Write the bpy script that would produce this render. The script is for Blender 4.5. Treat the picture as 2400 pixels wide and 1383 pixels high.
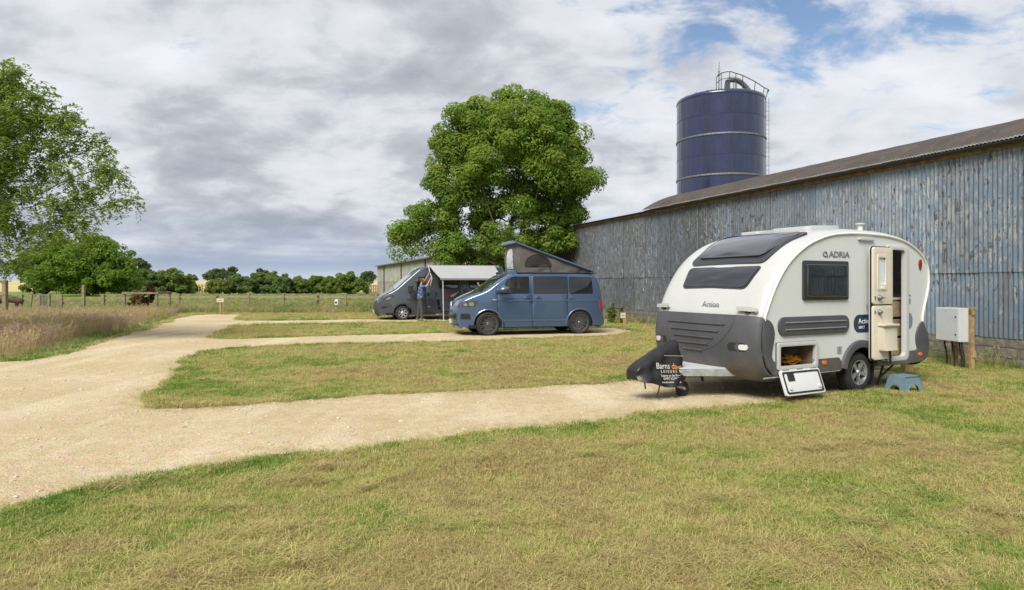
import bpy, bmesh, math, random
import numpy as np
from mathutils import Vector, Matrix
from mathutils.geometry import delaunay_2d_cdt

for o in list(bpy.data.objects):
    bpy.data.objects.remove(o)
SC = bpy.context.scene
COL = SC.collection
R = math.radians

# ------------------------------------------------------------------ camera
F, CX, HY, ZC = 1550.0, 1200.0, 662.0, 1.73      # focal length in photo pixels, principal column, horizon row, eye height
cam_d = bpy.data.cameras.new('camera')
cam = bpy.data.objects.new('camera', cam_d)
COL.objects.link(cam)
cam.location = (0, 0, ZC)
cam.rotation_euler = (R(90), 0, 0)
cam_d.sensor_width = 36
cam_d.lens = 36 * F / 2400
cam_d.shift_y = -(691.5 - HY) / 2400
cam_d.clip_start = .1
cam_d.clip_end = 6000
SC.camera = cam
SC.render.resolution_x, SC.render.resolution_y = 1024, 590

# ------------------------------------------------------------------ exposure
vs = SC.view_settings
vs.view_transform = 'Standard'
vs.look = 'None'
vs.exposure = 1.02
vs.gamma = 1
vs.use_curve_mapping = False
SC.cycles.max_bounces = 10
SC.cycles.diffuse_bounces = 6
SC.cycles.transmission_bounces = 8
SC.cycles.transparent_max_bounces = 12
SC.cycles.use_denoising = True

# ------------------------------------------------------------------ sun (bright, thinly veiled: soft shadows)
SUN_EL, SUN_AZ = R(47), R(207)
sd = Vector((math.sin(SUN_AZ) * math.cos(SUN_EL), math.cos(SUN_AZ) * math.cos(SUN_EL), math.sin(SUN_EL)))
sun_d = bpy.data.lights.new('sun', 'SUN')
sun_d.energy = 2.5
sun_d.angle = R(30)
sun_d.color = (1, .955, .88)
sun = bpy.data.objects.new('sun', sun_d)
COL.objects.link(sun)
sun.rotation_euler = (-sd).to_track_quat('-Z', 'Y').to_euler()

# ------------------------------------------------------------------ world: clear sky behind a broken cloud deck
W = bpy.data.worlds.new('World')
SC.world = W
W.use_nodes = True
wt = W.node_tree
wt.nodes.clear()


class NT:
    """small helper for node trees"""
    def __init__(s, t):
        s.t = t

    def n(s, typ, **kw):
        o = s.t.nodes.new(typ)
        ins = kw.pop('ins', {})
        for k, v in kw.items():
            setattr(o, k, v)
        for k, v in ins.items():
            if isinstance(v, bpy.types.NodeSocket):
                s.t.links.new(v, o.inputs[k])
            else:
                o.inputs[k].default_value = v
        return o

    def m(s, op, a, b=0.0, c=None, clamp=False):
        o = s.t.nodes.new('ShaderNodeMath')
        o.operation = op
        o.use_clamp = clamp
        for i, v in enumerate((a, b, c)):
            if v is None:
                continue
            if isinstance(v, bpy.types.NodeSocket):
                s.t.links.new(v, o.inputs[i])
            else:
                o.inputs[i].default_value = v
        return o.outputs[0]

    def mr(s, v, a, b, c=0.0, d=1.0, smooth=True):
        o = s.n('ShaderNodeMapRange', interpolation_type='SMOOTHSTEP' if smooth else 'LINEAR',
                ins={'Value': v, 'From Min': a, 'From Max': b, 'To Min': c, 'To Max': d})
        return o.outputs['Result']

    def mix(s, f, a, b, blend='MIX'):
        o = s.t.nodes.new('ShaderNodeMix')
        o.data_type = 'RGBA'
        o.blend_type = blend
        for k, v in ((0, f), (6, a), (7, b)):
            if isinstance(v, bpy.types.NodeSocket):
                s.t.links.new(v, o.inputs[k])
            else:
                o.inputs[k].default_value = v if k == 0 else (tuple(v) + (1,))[:4]
        return o.outputs[2]

    def noise(s, vec, scale, detail=4, rough=.5, dist=0.0):
        ins = {'Scale': scale, 'Detail': detail, 'Roughness': rough, 'Distortion': dist}
        if vec is not None:
            ins['Vector'] = vec
        return s.n('ShaderNodeTexNoise', ins=ins).outputs['Fac']

    def map(s, vec, loc=(0, 0, 0), rot=(0, 0, 0), scale=(1, 1, 1)):
        return s.n('ShaderNodeMapping', ins={'Vector': vec, 'Location': loc, 'Rotation': rot, 'Scale': scale}).outputs[0]

    def link(s, a, b):
        s.t.links.new(a, b)


wn = NT(wt)
tc = wn.n('ShaderNodeTexCoord').outputs['Generated']
sep = wn.n('ShaderNodeSeparateXYZ', ins={0: tc})
dx, dy, dz = sep.outputs
za = wn.m('ABSOLUTE', dz)
zd = wn.m('ADD', za, .34)
pu = wn.m('DIVIDE', dx, zd)
pv = wn.m('DIVIDE', dy, zd)
pc = wn.n('ShaderNodeCombineXYZ', ins={0: pu, 1: pv, 2: 0.0}).outputs[0]
az = wn.m('DIVIDE', dx, wn.m('MAXIMUM', wn.m('SQRT', wn.m('ADD', wn.m('MULTIPLY', dx, dx), wn.m('MULTIPLY', dy, dy))), .01))
right = wn.mr(az, -.12, .5)                                    # the deck breaks up towards the right
n1 = wn.noise(wn.map(pc, (3.7, 1.9, 0)), 2.1, 10, .55, .3)
n1b = wn.noise(wn.map(pc, (8.1, 2.3, 0), (0, 0, .6), (1.0, 1.3, 1)), 6.0, 10, .6, .4)
nn = wn.m('ADD', wn.m('MULTIPLY', n1, .52), wn.m('MULTIPLY', n1b, .48))
bias = wn.mr(right, 0, 1, .16, .058, False)
cover = wn.m('ADD', nn, bias)
mask = wn.mr(cover, .455, .575)
# cloud light and shade: broad grey bellies, bright rims
n2 = wn.noise(wn.map(pc, (1.3, 5.2, 0), (0, 0, .4), (.9, 1.05, 1)), 2.5, 9, .53, .25)
n3 = wn.noise(wn.map(pc, (4.1, 0.6, 0), (0, 0, .2), (.9, 1.1, 1)), 6.5, 9, .57, .3)
sh = wn.m('ADD', wn.m('MULTIPLY', n2, .66), wn.m('MULTIPLY', n3, .34))
sh = wn.m('ADD', sh, wn.mr(right, 0, 1, -.01, .045, False))
cr = wn.n('ShaderNodeValToRGB', ins={0: sh})
el = cr.color_ramp.elements
el[0].position, el[0].color = .35, (.255, .268, .305, 1)
el[1].position, el[1].color = .66, (.56, .575, .61, 1)
e = el.new(.45)
e.color = (.345, .36, .398, 1)
e = el.new(.53)
e.color = (.475, .49, .525, 1)
cloud = cr.outputs[0]
edge = wn.mr(cover, .49, .66, .58, 0)                            # thin edges glow brighter
cloud = wn.mix(wn.m('MULTIPLY', edge, right), cloud, (.48, .50, .545))
# layered, bluer and darker towards the horizon
nb = wn.noise(wn.map(tc, (0, .3, 0), (0, 0, 0), (2.2, 2.2, 30)), 1.0, 5, .5, .3)
hb = wn.m('MULTIPLY', wn.mr(za, .015, .13, 1, 0), wn.mr(nb, .33, .62, .25, 1))
hz = wn.mix(wn.mr(za, .0, .035), (.37, .42, .49), (.215, .265, .36))
cloud = wn.mix(wn.m('MULTIPLY', hb, wn.mr(az, -.1, .5, .95, .1)), cloud, hz)
sky = wn.n('ShaderNodeTexSky', sky_type='NISHITA', sun_disc=False, sun_elevation=SUN_EL, sun_rotation=SUN_AZ,
           air_density=1.0, dust_density=1.2, ozone_density=1.6)
bg1 = wn.n('ShaderNodeBackground', ins={'Color': sky.outputs[0], 'Strength': .072})
bg2 = wn.n('ShaderNodeBackground', ins={'Color': cloud, 'Strength': .775})
mx = wn.n('ShaderNodeMixShader', ins={0: mask, 1: bg1.outputs[0], 2: bg2.outputs[0]})
wo = wn.n('ShaderNodeOutputWorld', ins={0: mx.outputs[0]})

# ================================================================== helpers
rng = np.random.default_rng(7)
random.seed(7)


def G(x, y):
    """ground height: level lawn, a slight rise up to the fence, then rising farmland"""
    y = np.asarray(y, float)
    t = np.clip((y - 11) / 8, 0, 1)
    z = .08 * t * t * (3 - 2 * t)
    u = np.clip((y - 118) / 170, 0, 1)
    return z + 2.4 * u * u * (3 - 2 * u)


def gp(px, py):
    """photo pixel -> point on the ground"""
    Y = 20.0
    for _ in range(30):
        Y = F * (ZC - float(G(0, Y))) / (py - HY)
    return ((px - CX) / F * Y, Y)


def at(px, py, Y):
    return Vector(((px - CX) / F * Y, Y, ZC + (HY - py) / F * Y))


def tag(o, label=None, cat=None, group=None, kind=None):
    for k, v in (('label', label), ('category', cat), ('group', group), ('kind', kind)):
        if v:
            o[k] = v
    return o


def empty(name, loc=(0, 0, 0), rz=0, label=None, cat=None, group=None, parent=None):
    o = bpy.data.objects.new(name, None)
    COL.objects.link(o)
    o.location = loc
    o.rotation_euler = (0, 0, rz)
    o.empty_display_size = .1
    o.parent = parent
    return tag(o, label, cat, group)


def link(name, me, mats=None, parent=None, loc=(0, 0, 0), rot=(0, 0, 0), scale=(1, 1, 1)):
    o = bpy.data.objects.new(name, me)
    COL.objects.link(o)
    if mats is not None and len(me.materials) == 0:
        for m in (mats if isinstance(mats, (list, tuple)) else [mats]):
            me.materials.append(m)
    o.parent = parent
    o.location, o.rotation_euler, o.scale = loc, rot, scale
    return o


def arr_mesh(name, V, T, mi=None, smooth=False):
    """fast mesh from an (n,3) vertex array and an (m,k) face array"""
    V = np.asarray(V, np.float32)
    T = np.asarray(T, np.int32)
    me = bpy.data.meshes.new(name)
    me.vertices.add(len(V))
    me.vertices.foreach_set('co', V.ravel())
    k = T.shape[1]
    me.loops.add(T.size)
    me.loops.foreach_set('vertex_index', T.ravel())
    me.polygons.add(len(T))
    me.polygons.foreach_set('loop_start', np.arange(0, T.size, k, dtype=np.int32))
    me.polygons.foreach_set('loop_total', np.full(len(T), k, np.int32))
    if mi is not None:
        me.polygons.foreach_set('material_index', np.asarray(mi, np.int32))
    me.polygons.foreach_set('use_smooth', np.full(len(T), smooth))
    me.update(calc_edges=True)
    return me


def inside(P, poly):
    P = np.asarray(P, float).reshape(-1, 2)
    poly = np.asarray(poly, float)
    r = np.zeros(len(P), bool)
    x, y = P[:, 0], P[:, 1]
    j = len(poly) - 1
    for i in range(len(poly)):
        xi, yi = poly[i]
        xj, yj = poly[j]
        if yi != yj:
            c = ((yi > y) != (yj > y)) & (x < (xj - xi) * (y - yi) / (yj - yi) + xi)
            r ^= c
        j = i
    return r


def edge_dist(P, poly):
    P = np.asarray(P, float).reshape(-1, 2)
    poly = np.asarray(poly, float)
    d = np.full(len(P), 1e9)
    for i in range(len(poly)):
        a, b = poly[i - 1], poly[i]
        ab = b - a
        t = np.clip(((P - a) @ ab) / max(ab @ ab, 1e-12), 0, 1)
        d = np.minimum(d, np.hypot(*(P - a - t[:, None] * ab).T))
    return d


def cdt(loops, step=0):
    """triangulate a polygon with holes (loops[0] outer) -> 2d verts, tris"""
    vs_, es = [], []
    for lp in loops:
        b = len(vs_)
        vs_ += [Vector((float(p[0]), float(p[1]))) for p in lp]
        es += [(b + i, b + (i + 1) % len(lp)) for i in range(len(lp))]
    if step:
        A = np.array(loops[0], float)
        gx = np.arange(A[:, 0].min() + step / 2, A[:, 0].max(), step)
        gy = np.arange(A[:, 1].min() + step / 2, A[:, 1].max(), step)
        if len(gx) and len(gy):
            P = np.array([(x + (.5 * step if j % 2 else 0), y) for j, y in enumerate(gy) for x in gx])
            k = inside(P, loops[0])
            for lp in loops:
                k &= edge_dist(P, lp) > step * .35
            for lp in loops[1:]:
                k &= ~inside(P, lp)
            vs_ += [Vector(p) for p in P[k]]
    r = delaunay_2d_cdt(vs_, es, [], 0, 1e-6)
    V = np.array([(v[0], v[1]) for v in r[0]])
    T = np.array([f for f in r[2]])
    c = V[T].mean(1)
    k = inside(c, loops[0])
    for lp in loops[1:]:
        k &= ~inside(c, lp)
    T = T[k]
    a = V[T[:, 1]] - V[T[:, 0]]
    b = V[T[:, 2]] - V[T[:, 0]]
    neg = a[:, 0] * b[:, 1] - a[:, 1] * b[:, 0] < 0
    T[neg] = T[neg][:, ::-1]
    return V, T


def rrect(x0, x1, z0, z1, r, n=5):
    """rounded rectangle outline"""
    p = []
    for cx_, cz_, a in ((x1 - r, z1 - r, 0), (x0 + r, z1 - r, 90), (x0 + r, z0 + r, 180), (x1 - r, z0 + r, 270)):
        for i in range(n + 1):
            t = R(a + 90 * i / n)
            p.append((cx_ + r * math.cos(t), cz_ + r * math.sin(t)))
    return p


def rpoly(P, r, n=4):
    """round the corners of a polygon"""
    out = []
    m = len(P)
    for i in range(m):
        a, b, c = (np.array(P[(i + k) % m], float) for k in (-1, 0, 1))
        u, v = a - b, c - b
        lu, lv = np.hypot(*u), np.hypot(*v)
        q = min(r, lu * .45, lv * .45)
        p0, p1 = b + u / lu * q, b + v / lv * q
        for k in range(n + 1):
            t = k / n
            out.append(tuple((1 - t) ** 2 * p0 + 2 * t * (1 - t) * b + t * t * p1))
    return out


def spline(P, n=8, closed=False):
    """Catmull-Rom through the points"""
    P = [np.array(p, float) for p in P]
    m = len(P)
    out = []
    rngi = range(m) if closed else range(m - 1)
    for i in rngi:
        p1, p2 = P[i], P[(i + 1) % m]
        p0 = P[i - 1] if (closed or i > 0) else 2 * p1 - p2
        p3 = P[(i + 2) % m] if (closed or i + 2 < m) else 2 * p2 - p1
        for k in range(n):
            t = k / n
            out.append(.5 * (2 * p1 + (p2 - p0) * t + (2 * p0 - 5 * p1 + 4 * p2 - p3) * t * t + (3 * p1 - p0 - 3 * p2 + p3) * t ** 3))
    if not closed:
        out.append(P[-1])
    return [tuple(p) for p in out]


class MB:
    """collects shapes and links them as one mesh object"""
    def __init__(s):
        s.v, s.f, s.m = [], [], []
        s.mi = 0

    def add(s, V, Fs):
        b = len(s.v)
        s.v += [tuple(map(float, p)) for p in V]
        for f in Fs:
            s.f.append(tuple(int(i) + b for i in f))
            s.m.append(s.mi)
        return s

    def box(s, x0, x1, y0, y1, z0, z1, M=None):
        V = [(x, y, z) for z in (z0, z1) for y in (y0, y1) for x in (x0, x1)]
        if M is not None:
            V = [M @ Vector(p) for p in V]
        return s.add(V, [(0, 2, 3, 1), (4, 5, 7, 6), (0, 1, 5, 4), (2, 6, 7, 3), (0, 4, 6, 2), (1, 3, 7, 5)])

    def tube(s, P, r, n=8, caps=True, closed=False):
        P = [Vector(p) for p in P]
        m = len(P)
        rs = r if isinstance(r, (list, tuple)) else [r] * m
        V = []
        up = None
        for i in range(m):
            if closed:
                t = (P[(i + 1) % m] - P[i - 1]).normalized()
            else:
                t = (P[min(i + 1, m - 1)] - P[max(i - 1, 0)]).normalized()
            if up is None:
                up = Vector((0, 0, 1)) if abs(t.z) < .9 else Vector((1, 0, 0))
            u = t.cross(up)
            if u.length < 1e-6:
                u = t.cross(Vector((0, 1, 0)))
            u.normalize()
            w = u.cross(t).normalized()
            up = w
            for k in range(n):
                a = 2 * math.pi * k / n
                V.append(P[i] + (u * math.cos(a) + w * math.sin(a)) * rs[i])
        Fs = []
        for i in range(m if closed else m - 1):
            j = (i + 1) % m
            for k in range(n):
                l = (k + 1) % n
                Fs.append((i * n + k, i * n + l, j * n + l, j * n + k))
        if caps and not closed:
            Fs.append(tuple(range(n - 1, -1, -1)))
            Fs.append(tuple((m - 1) * n + k for k in range(n)))
        return s.add(V, Fs)

    def lathe(s, prof, n=32, axis='y', c=(0, 0, 0), a0=0, a1=360, closed=False):
        """prof: (radius, height along axis)"""
        V = []
        full = abs(a1 - a0) >= 360
        na = n if full else n + 1
        for i in range(na):
            a = R(a0 + (a1 - a0) * i / n)
            for r, h in prof:
                p = (r * math.cos(a), r * math.sin(a))
                V.append({'y': (c[0] + p[0], c[1] + h, c[2] + p[1]), 'z': (c[0] + p[0], c[1] + p[1], c[2] + h),
                          'x': (c[0] + h, c[1] + p[0], c[2] + p[1])}[axis])
        m = len(prof)
        Fs = []
        for i in range(n):
            j = (i + 1) % na
            for k in range(m if closed else m - 1):
                l = (k + 1) % m
                q = (i * m + k, i * m + l, j * m + l, j * m + k)
                Fs.append(q if axis != 'z' else q[::-1])
        return s.add(V, Fs)

    def grid(s, A, flip=False):
        A = np.asarray(A, float)
        a, b = A.shape[:2]
        Fs = []
        for i in range(a - 1):
            for j in range(b - 1):
                q = (i * b + j, i * b + j + 1, (i + 1) * b + j + 1, (i + 1) * b + j)
                Fs.append(q[::-1] if flip else q)
        return s.add(A.reshape(-1, 3), Fs)

    def plate(s, loops, fn, t=0.0, step=0):
        """polygon with holes mapped by fn(u,v,depth) ; thickness t goes to depth = t"""
        V, T = cdt(loops, step)
        s.add([fn(p[0], p[1], 0) for p in V], [(a, b, c) for a, b, c in T])
        if t:
            for li, lp in enumerate(loops):
                A = np.array(lp, float)
                ar = .5 * np.sum(A[:, 0] * np.roll(A[:, 1], -1) - np.roll(A[:, 0], -1) * A[:, 1])
                if (ar > 0) != (li == 0):
                    A = A[::-1]
                n = len(A)
                s.add([fn(p[0], p[1], 0) for p in A] + [fn(p[0], p[1], t) for p in A],
                      [(i, i + n, (i + 1) % n + n, (i + 1) % n) for i in range(n)])
        return s

    def mesh(s, name, smooth=40):
        me = bpy.data.meshes.new(name)
        me.from_pydata(s.v, [], s.f)
        me.polygons.foreach_set('material_index', np.array(s.m, np.int32))
        if smooth:
            me.polygons.foreach_set('use_smooth', np.full(len(s.f), True))
            me.set_sharp_from_angle(angle=R(smooth))
        me.update()
        return me

    def obj(s, name, mats, parent=None, smooth=40, fn=None, bev=0, loc=(0, 0, 0), rot=(0, 0, 0), label=None, weld=False):
        if fn:
            s.v = [tuple(fn(*p)) for p in s.v]
        me = s.mesh(name, 0 if (weld or bev) else smooth)
        if weld or bev:
            bm = bmesh.new()
            bm.from_mesh(me)
            bmesh.ops.remove_doubles(bm, verts=bm.verts, dist=1e-5)
            if bev:
                bmesh.ops.recalc_face_normals(bm, faces=bm.faces)
                es = [e for e in bm.edges if len(e.link_faces) == 2 and e.calc_face_angle(0) > R(35)]
                bmesh.ops.bevel(bm, geom=es, offset=bev, segments=2, affect='EDGES', profile=.6)
            bm.to_mesh(me)
            bm.free()
            me.polygons.foreach_set('use_smooth', np.full(len(me.polygons), True))
            me.set_sharp_from_angle(angle=R(smooth or 1))
        o = link(name, me, mats, parent, loc, rot)
        if label:
            o['label'] = label
        return o


def copy_tree(o, parent=None):
    c = o.copy()
    COL.objects.link(c)
    c.parent = parent
    for ch in list(o.children):
        copy_tree(ch, c)
    return c


def text(body, size, mat_, parent, loc, rot, sx=1.0, align='LEFT', name='lettering', ext=.0015, shear=0, offset=0.0):
    cu = bpy.data.curves.new(name, 'FONT')
    cu.body = body
    cu.size = size
    cu.align_x = align
    cu.extrude = ext
    cu.shear = shear
    cu.offset = offset
    cu.resolution_u = 3
    cu.materials.append(mat_)
    tmp = bpy.data.objects.new(name, cu)
    COL.objects.link(tmp)
    dg = bpy.context.evaluated_depsgraph_get()
    me = bpy.data.meshes.new_from_object(tmp.evaluated_get(dg))
    bpy.data.objects.remove(tmp)
    me.name = name
    if not me.materials:
        me.materials.append(mat_)
    o = bpy.data.objects.new(name, me)
    COL.objects.link(o)
    o.parent = parent
    o.location, o.rotation_euler, o.scale = loc, rot, (sx, 1, 1)
    return o


# ------------------------------------------------------------------ numpy noise
def _h(ix, iy, seed):
    h = (ix.astype(np.int64) * 374761393 + iy.astype(np.int64) * 668265263 + seed * 1442695041) & 0xffffffff
    h = ((h ^ (h >> 13)) * 1274126177) & 0xffffffff
    return ((h ^ (h >> 16)) & 0xffff) / 65535.0


def vnoise(x, y, seed=0):
    x, y = np.asarray(x, float), np.asarray(y, float)
    ix, iy = np.floor(x).astype(np.int64), np.floor(y).astype(np.int64)
    fx, fy = x - ix, y - iy
    fx, fy = fx * fx * (3 - 2 * fx), fy * fy * (3 - 2 * fy)
    a, b = _h(ix, iy, seed), _h(ix + 1, iy, seed)
    c, d = _h(ix, iy + 1, seed), _h(ix + 1, iy + 1, seed)
    return (a * (1 - fx) + b * fx) * (1 - fy) + (c * (1 - fx) + d * fx) * fy


def fbm(x, y, seed=0, o=4):
    s, a, t = 0, 1, 0
    for k in range(o):
        s = s + a * vnoise(x * 2 ** k, y * 2 ** k, seed + k * 17)
        t += a
        a *= .5
    return s / t


# ------------------------------------------------------------------ materials
MATS = {}


def pm(name, col, rough=.6, metal=0.0, coat=0.0, spec=.5, var=0.0, vscale=6.0, bump=0.0, bscale=40.0, trans=0.0, alpha=1.0, rvar=0.0):
    """principled material with optional colour mottling, roughness variation and fine relief"""
    if name in MATS:
        return MATS[name]
    m = bpy.data.materials.new(name)
    m.use_nodes = True
    t = NT(m.node_tree)
    b = m.node_tree.nodes['Principled BSDF']
    b.inputs['Base Color'].default_value = (*col, 1)
    b.inputs['Roughness'].default_value = rough
    b.inputs['Metallic'].default_value = metal
    b.inputs['Coat Weight'].default_value = coat
    b.inputs['Coat Roughness'].default_value = .06
    b.inputs['Specular IOR Level'].default_value = spec
    b.inputs['Transmission Weight'].default_value = trans
    b.inputs['Alpha'].default_value = alpha
    tcn = None
    if var or bump or rvar:
        tcn = t.n('ShaderNodeTexCoord').outputs['Object']
    if var:
        f = t.noise(tcn, vscale, 5, .6)
        c = t.mix(t.mr(f, .3, .7), [v * (1 - var) for v in col], [min(1, v * (1 + var)) for v in col])
        t.link(c, b.inputs['Base Color'])
    if rvar:
        t.link(t.mr(t.noise(tcn, vscale * 1.7, 4), .3, .7, max(.02, rough - rvar), rough + rvar), b.inputs['Roughness'])
    if bump:
        bn = t.n('ShaderNodeBump', ins={'Height': t.noise(tcn, bscale, 4), 'Strength': bump, 'Distance': .01})
        t.link(bn.outputs[0], b.inputs['Normal'])
    MATS[name] = m
    return m


def glass(name, col=(.03, .035, .04), rough=.04, mixf=.25, ior=1.75):
    """tinted pane: partly see-through, mostly mirror-dark"""
    if name in MATS:
        return MATS[name]
    m = bpy.data.materials.new(name)
    m.use_nodes = True
    t = NT(m.node_tree)
    nt = m.node_tree
    b = nt.nodes['Principled BSDF']
    b.inputs['Base Color'].default_value = (*col, 1)
    b.inputs['Roughness'].default_value = rough
    b.inputs['Specular IOR Level'].default_value = .5
    b.inputs['Coat Weight'].default_value = 1.0
    b.inputs['Coat IOR'].default_value = ior
    b.inputs['Coat Roughness'].default_value = .03
    tr = t.n('ShaderNodeBsdfTransparent', ins={0: (.75, .8, .8, 1)})
    fr = t.n('ShaderNodeFresnel', ins={'IOR': 1.5})
    fac = t.m('SUBTRACT', mixf, fr.outputs[0], clamp=True)
    mxs = t.n('ShaderNodeMixShader', ins={0: fac, 1: b.outputs[0], 2: tr.outputs[0]})
    t.link(mxs.outputs[0], nt.nodes['Material Output'].inputs[0])
    MATS[name] = m
    return m

# ================================================================== ground
# outline of the stone track and its three parking bays, measured on the ground
TRACK_PX = [(-700, 1330), (-300, 1275), (0, 1208), (60, 1188), (153, 1160), (273, 1130), (423, 1104), (567, 1086), (650, 1066), (760, 1068), (870, 1050), (1000, 1031),
            (1150, 1014), (1320, 1002), (1450, 985), (1560, 967), (1700, 955), (1850, 941), (1990, 926), (2080, 905), (2120, 880), (2060, 868),
            (1900, 872), (1700, 880), (1500, 894), (1300, 906), (1100, 918), (900, 927), (800, 934), (700, 941), (625, 946), (575, 951), (450, 957), (385, 958),
            (357, 952), (354, 932), (366, 915), (380, 903), (395, 888), (410, 873), (430, 850), (450, 834), (470, 824), (525, 817), (675, 809), (900, 804), (1090, 800),
            (1300, 792), (1440, 786), (1478, 776), (1440, 769), (1250, 772), (1060, 780), (900, 785), (800, 787), (675, 792), (525, 797), (492, 795), (497, 787), (515, 777),
            (540, 763), (600, 761), (882, 756), (1000, 754), (1150, 752), (1150, 745), (1000, 746), (875, 749), (675, 752), (575, 752.5), (545, 751), (552, 746), (576, 739),
            (545, 738), (500, 738), (450, 740), (420, 746), (390, 757), (350, 770), (300, 786), (235, 808), (190, 822), (150, 832), (70, 846), (0, 851), (-300, 872), (-900, 905)]
_t = np.array([gp(*p) for p in TRACK_PX])
TRACK = []
for i in range(len(_t)):
    a, b = _t[i], _t[(i + 1) % len(_t)]
    L = np.hypot(*(b - a))
    n = max(1, int(L / (.12 if a[1] < 13 else .3)))
    for k in range(n):
        TRACK.append(a + (b - a) * k / n)
TRACK = np.array(TRACK)
_w = .17 * np.clip(TRACK[:, 1] / 9, .6, 2.2)
TRACK = TRACK + np.stack([(fbm(TRACK[:, 0] * 2.2, TRACK[:, 1] * 2.2, 5, 4) - .5) * 2 * _w,
                          (fbm(TRACK[:, 0] * 2.2, TRACK[:, 1] * 2.2, 77, 4) - .5) * 2 * _w], 1)
TRACK_C = TRACK[::3]

# the barn's long wall: origin off to the right, x along the wall
BARN_O = np.array([10.07 + .334 * 8, 13.0 - .943 * 8])
BARN_D = np.array([-.334, .943])
BARN_N = np.array([-.943, -.334])


def green(x, y):
    """how green the dry turf is at a spot, 0 straw .. 1 lush"""
    g = .50 * fbm(x * .55, y * .55, 3, 3) + .5 * fbm(x * 2.1, y * 2.1, 31, 3)
    g = np.clip((g - .33) / .36, 0, 1)
    P = np.stack([np.ravel(x), np.ravel(y)], 1)
    d = edge_dist(P, TRACK_C).reshape(np.shape(x))
    k = np.clip(1 - d / .55, 0, 1) * (.35 + .65 * fbm(x * 1.3, y * 1.3, 91, 2))
    return np.clip(g * .82 - .01 + k * .26, 0, 1)


def grass_mat(name, blade):
    m = bpy.data.materials.new(name)
    m.use_nodes = True
    t = NT(m.node_tree)
    b = m.node_tree.nodes['Principled BSDF']
    pos = t.n('ShaderNodeNewGeometry').outputs['Position']
    a = t.n('ShaderNodeAttribute', attribute_name='gr', attribute_type='INSTANCER' if blade else 'GEOMETRY').outputs['Fac']
    n_f = t.noise(pos, 9, 4, .6)
    n_s = t.noise(pos, 90, 3, .7)
    rnd = t.n('ShaderNodeObjectInfo').outputs['Random'] if blade else n_s
    g = t.m('ADD', a, t.m('MULTIPLY', t.m('SUBTRACT', rnd, .5), .75 if blade else .6))
    g = t.m('ADD', g, t.m('MULTIPLY', t.m('SUBTRACT', n_f, .5), .5))
    r = t.n('ShaderNodeValToRGB', ins={0: g})
    e_ = r.color_ramp.elements
    e_[0].position, e_[0].color = .0, (.38, .295, .13, 1)
    e_[1].position, e_[1].color = 1.0, (.11, .225, .032, 1)
    for p, c in ((.16, (.55, .465, .215)), (.36, (.50, .455, .165)), (.54, (.38, .405, .105)), (.74, (.235, .32, .062))):
        q = e_.new(p)
        q.color = (*c, 1)
    col = r.outputs[0]
    if not blade:
        col = t.mix(t.mr(n_s, .25, .75), col, (.235, .20, .085), 'MIX')
        fine = t.noise(t.map(pos, (0, 0, 0), (0, 0, 0), (1, 1, 1)), 45, 4, .7)
        col = t.mix(.5, col, t.mix(t.mr(fine, .3, .7), (.10, .10, .03), (.42, .35, .15)))
        bn = t.n('ShaderNodeBump', ins={'Height': fine, 'Strength': .8, 'Distance': .04})
        t.link(bn.outputs[0], b.inputs['Normal'])
    t.link(col, b.inputs['Base Color'])
    b.inputs['Roughness'].default_value = .75
    b.inputs['Specular IOR Level'].default_value = .2
    if blade:
        tl = t.n('ShaderNodeBsdfTranslucent', ins={0: col})
        mxs = t.n('ShaderNodeMixShader', ins={0: .3, 1: b.outputs[0], 2: tl.outputs[0]})
        t.link(mxs.outputs[0], m.node_tree.nodes['Material Output'].inputs[0])
    return m


def sheet(name, xs, ys, mat_, dz=0.0, attr=True, bump=0.0):
    X, Y = np.meshgrid(xs, ys)
    Z = G(X, Y) + dz
    if bump:
        Z = Z + bump * (fbm(X * .8, Y * .8, 12, 3) - .5) - bump * .5
    V = np.stack([X, Y, Z], -1).reshape(-1, 3)
    nx, ny = len(xs), len(ys)
    i = np.arange((ny - 1) * nx).reshape(ny - 1, nx)[:, :-1].ravel()
    me = arr_mesh(name, V, np.stack([i, i + 1, i + nx + 1, i + nx], 1), smooth=True)
    if attr:
        at_ = me.attributes.new('gr', 'FLOAT', 'POINT')
        at_.data.foreach_set('value', green(X, Y).ravel().astype(np.float32))
    return tag(link(name, me, mat_), kind='structure')


sheet('lawn', np.arange(-45, 45.1, .3), np.arange(-12, 38.81, .3), grass_mat('dry turf', False))

# paddock and the farmland beyond
m = bpy.data.materials.new('paddock grass')
m.use_nodes = True
t = NT(m.node_tree)
pos = t.n('ShaderNodeNewGeometry').outputs['Position']
sy = t.n('ShaderNodeSeparateXYZ', ins={0: pos}).outputs
c = t.mix(t.mr(t.noise(t.map(pos, (0, 0, 0), (0, 0, 0), (.06, .25, 1)), 1, 6, .6), .35, .65), (.155, .235, .040), (.225, .27, .055))
c = t.mix(t.mr(t.noise(pos, 2.2, 5, .7), .3, .75), c, (.12, .17, .03))
c = t.mix(t.m('MULTIPLY', t.mr(sy[1], 62, 40), .55), c, t.mix(t.mr(t.noise(pos, 3.1, 4), .4, .6), (.30, .29, .09), (.13, .18, .04)))
b = m.node_tree.nodes['Principled BSDF']
t.link(c, b.inputs['Base Color'])
b.inputs['Roughness'].default_value = .9
b.inputs['Specular IOR Level'].default_value = .1
MATS['paddock'] = m
sheet('paddock', np.arange(-150, 151, 5), np.linspace(38.8, 118, 24), m, attr=False)

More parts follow.
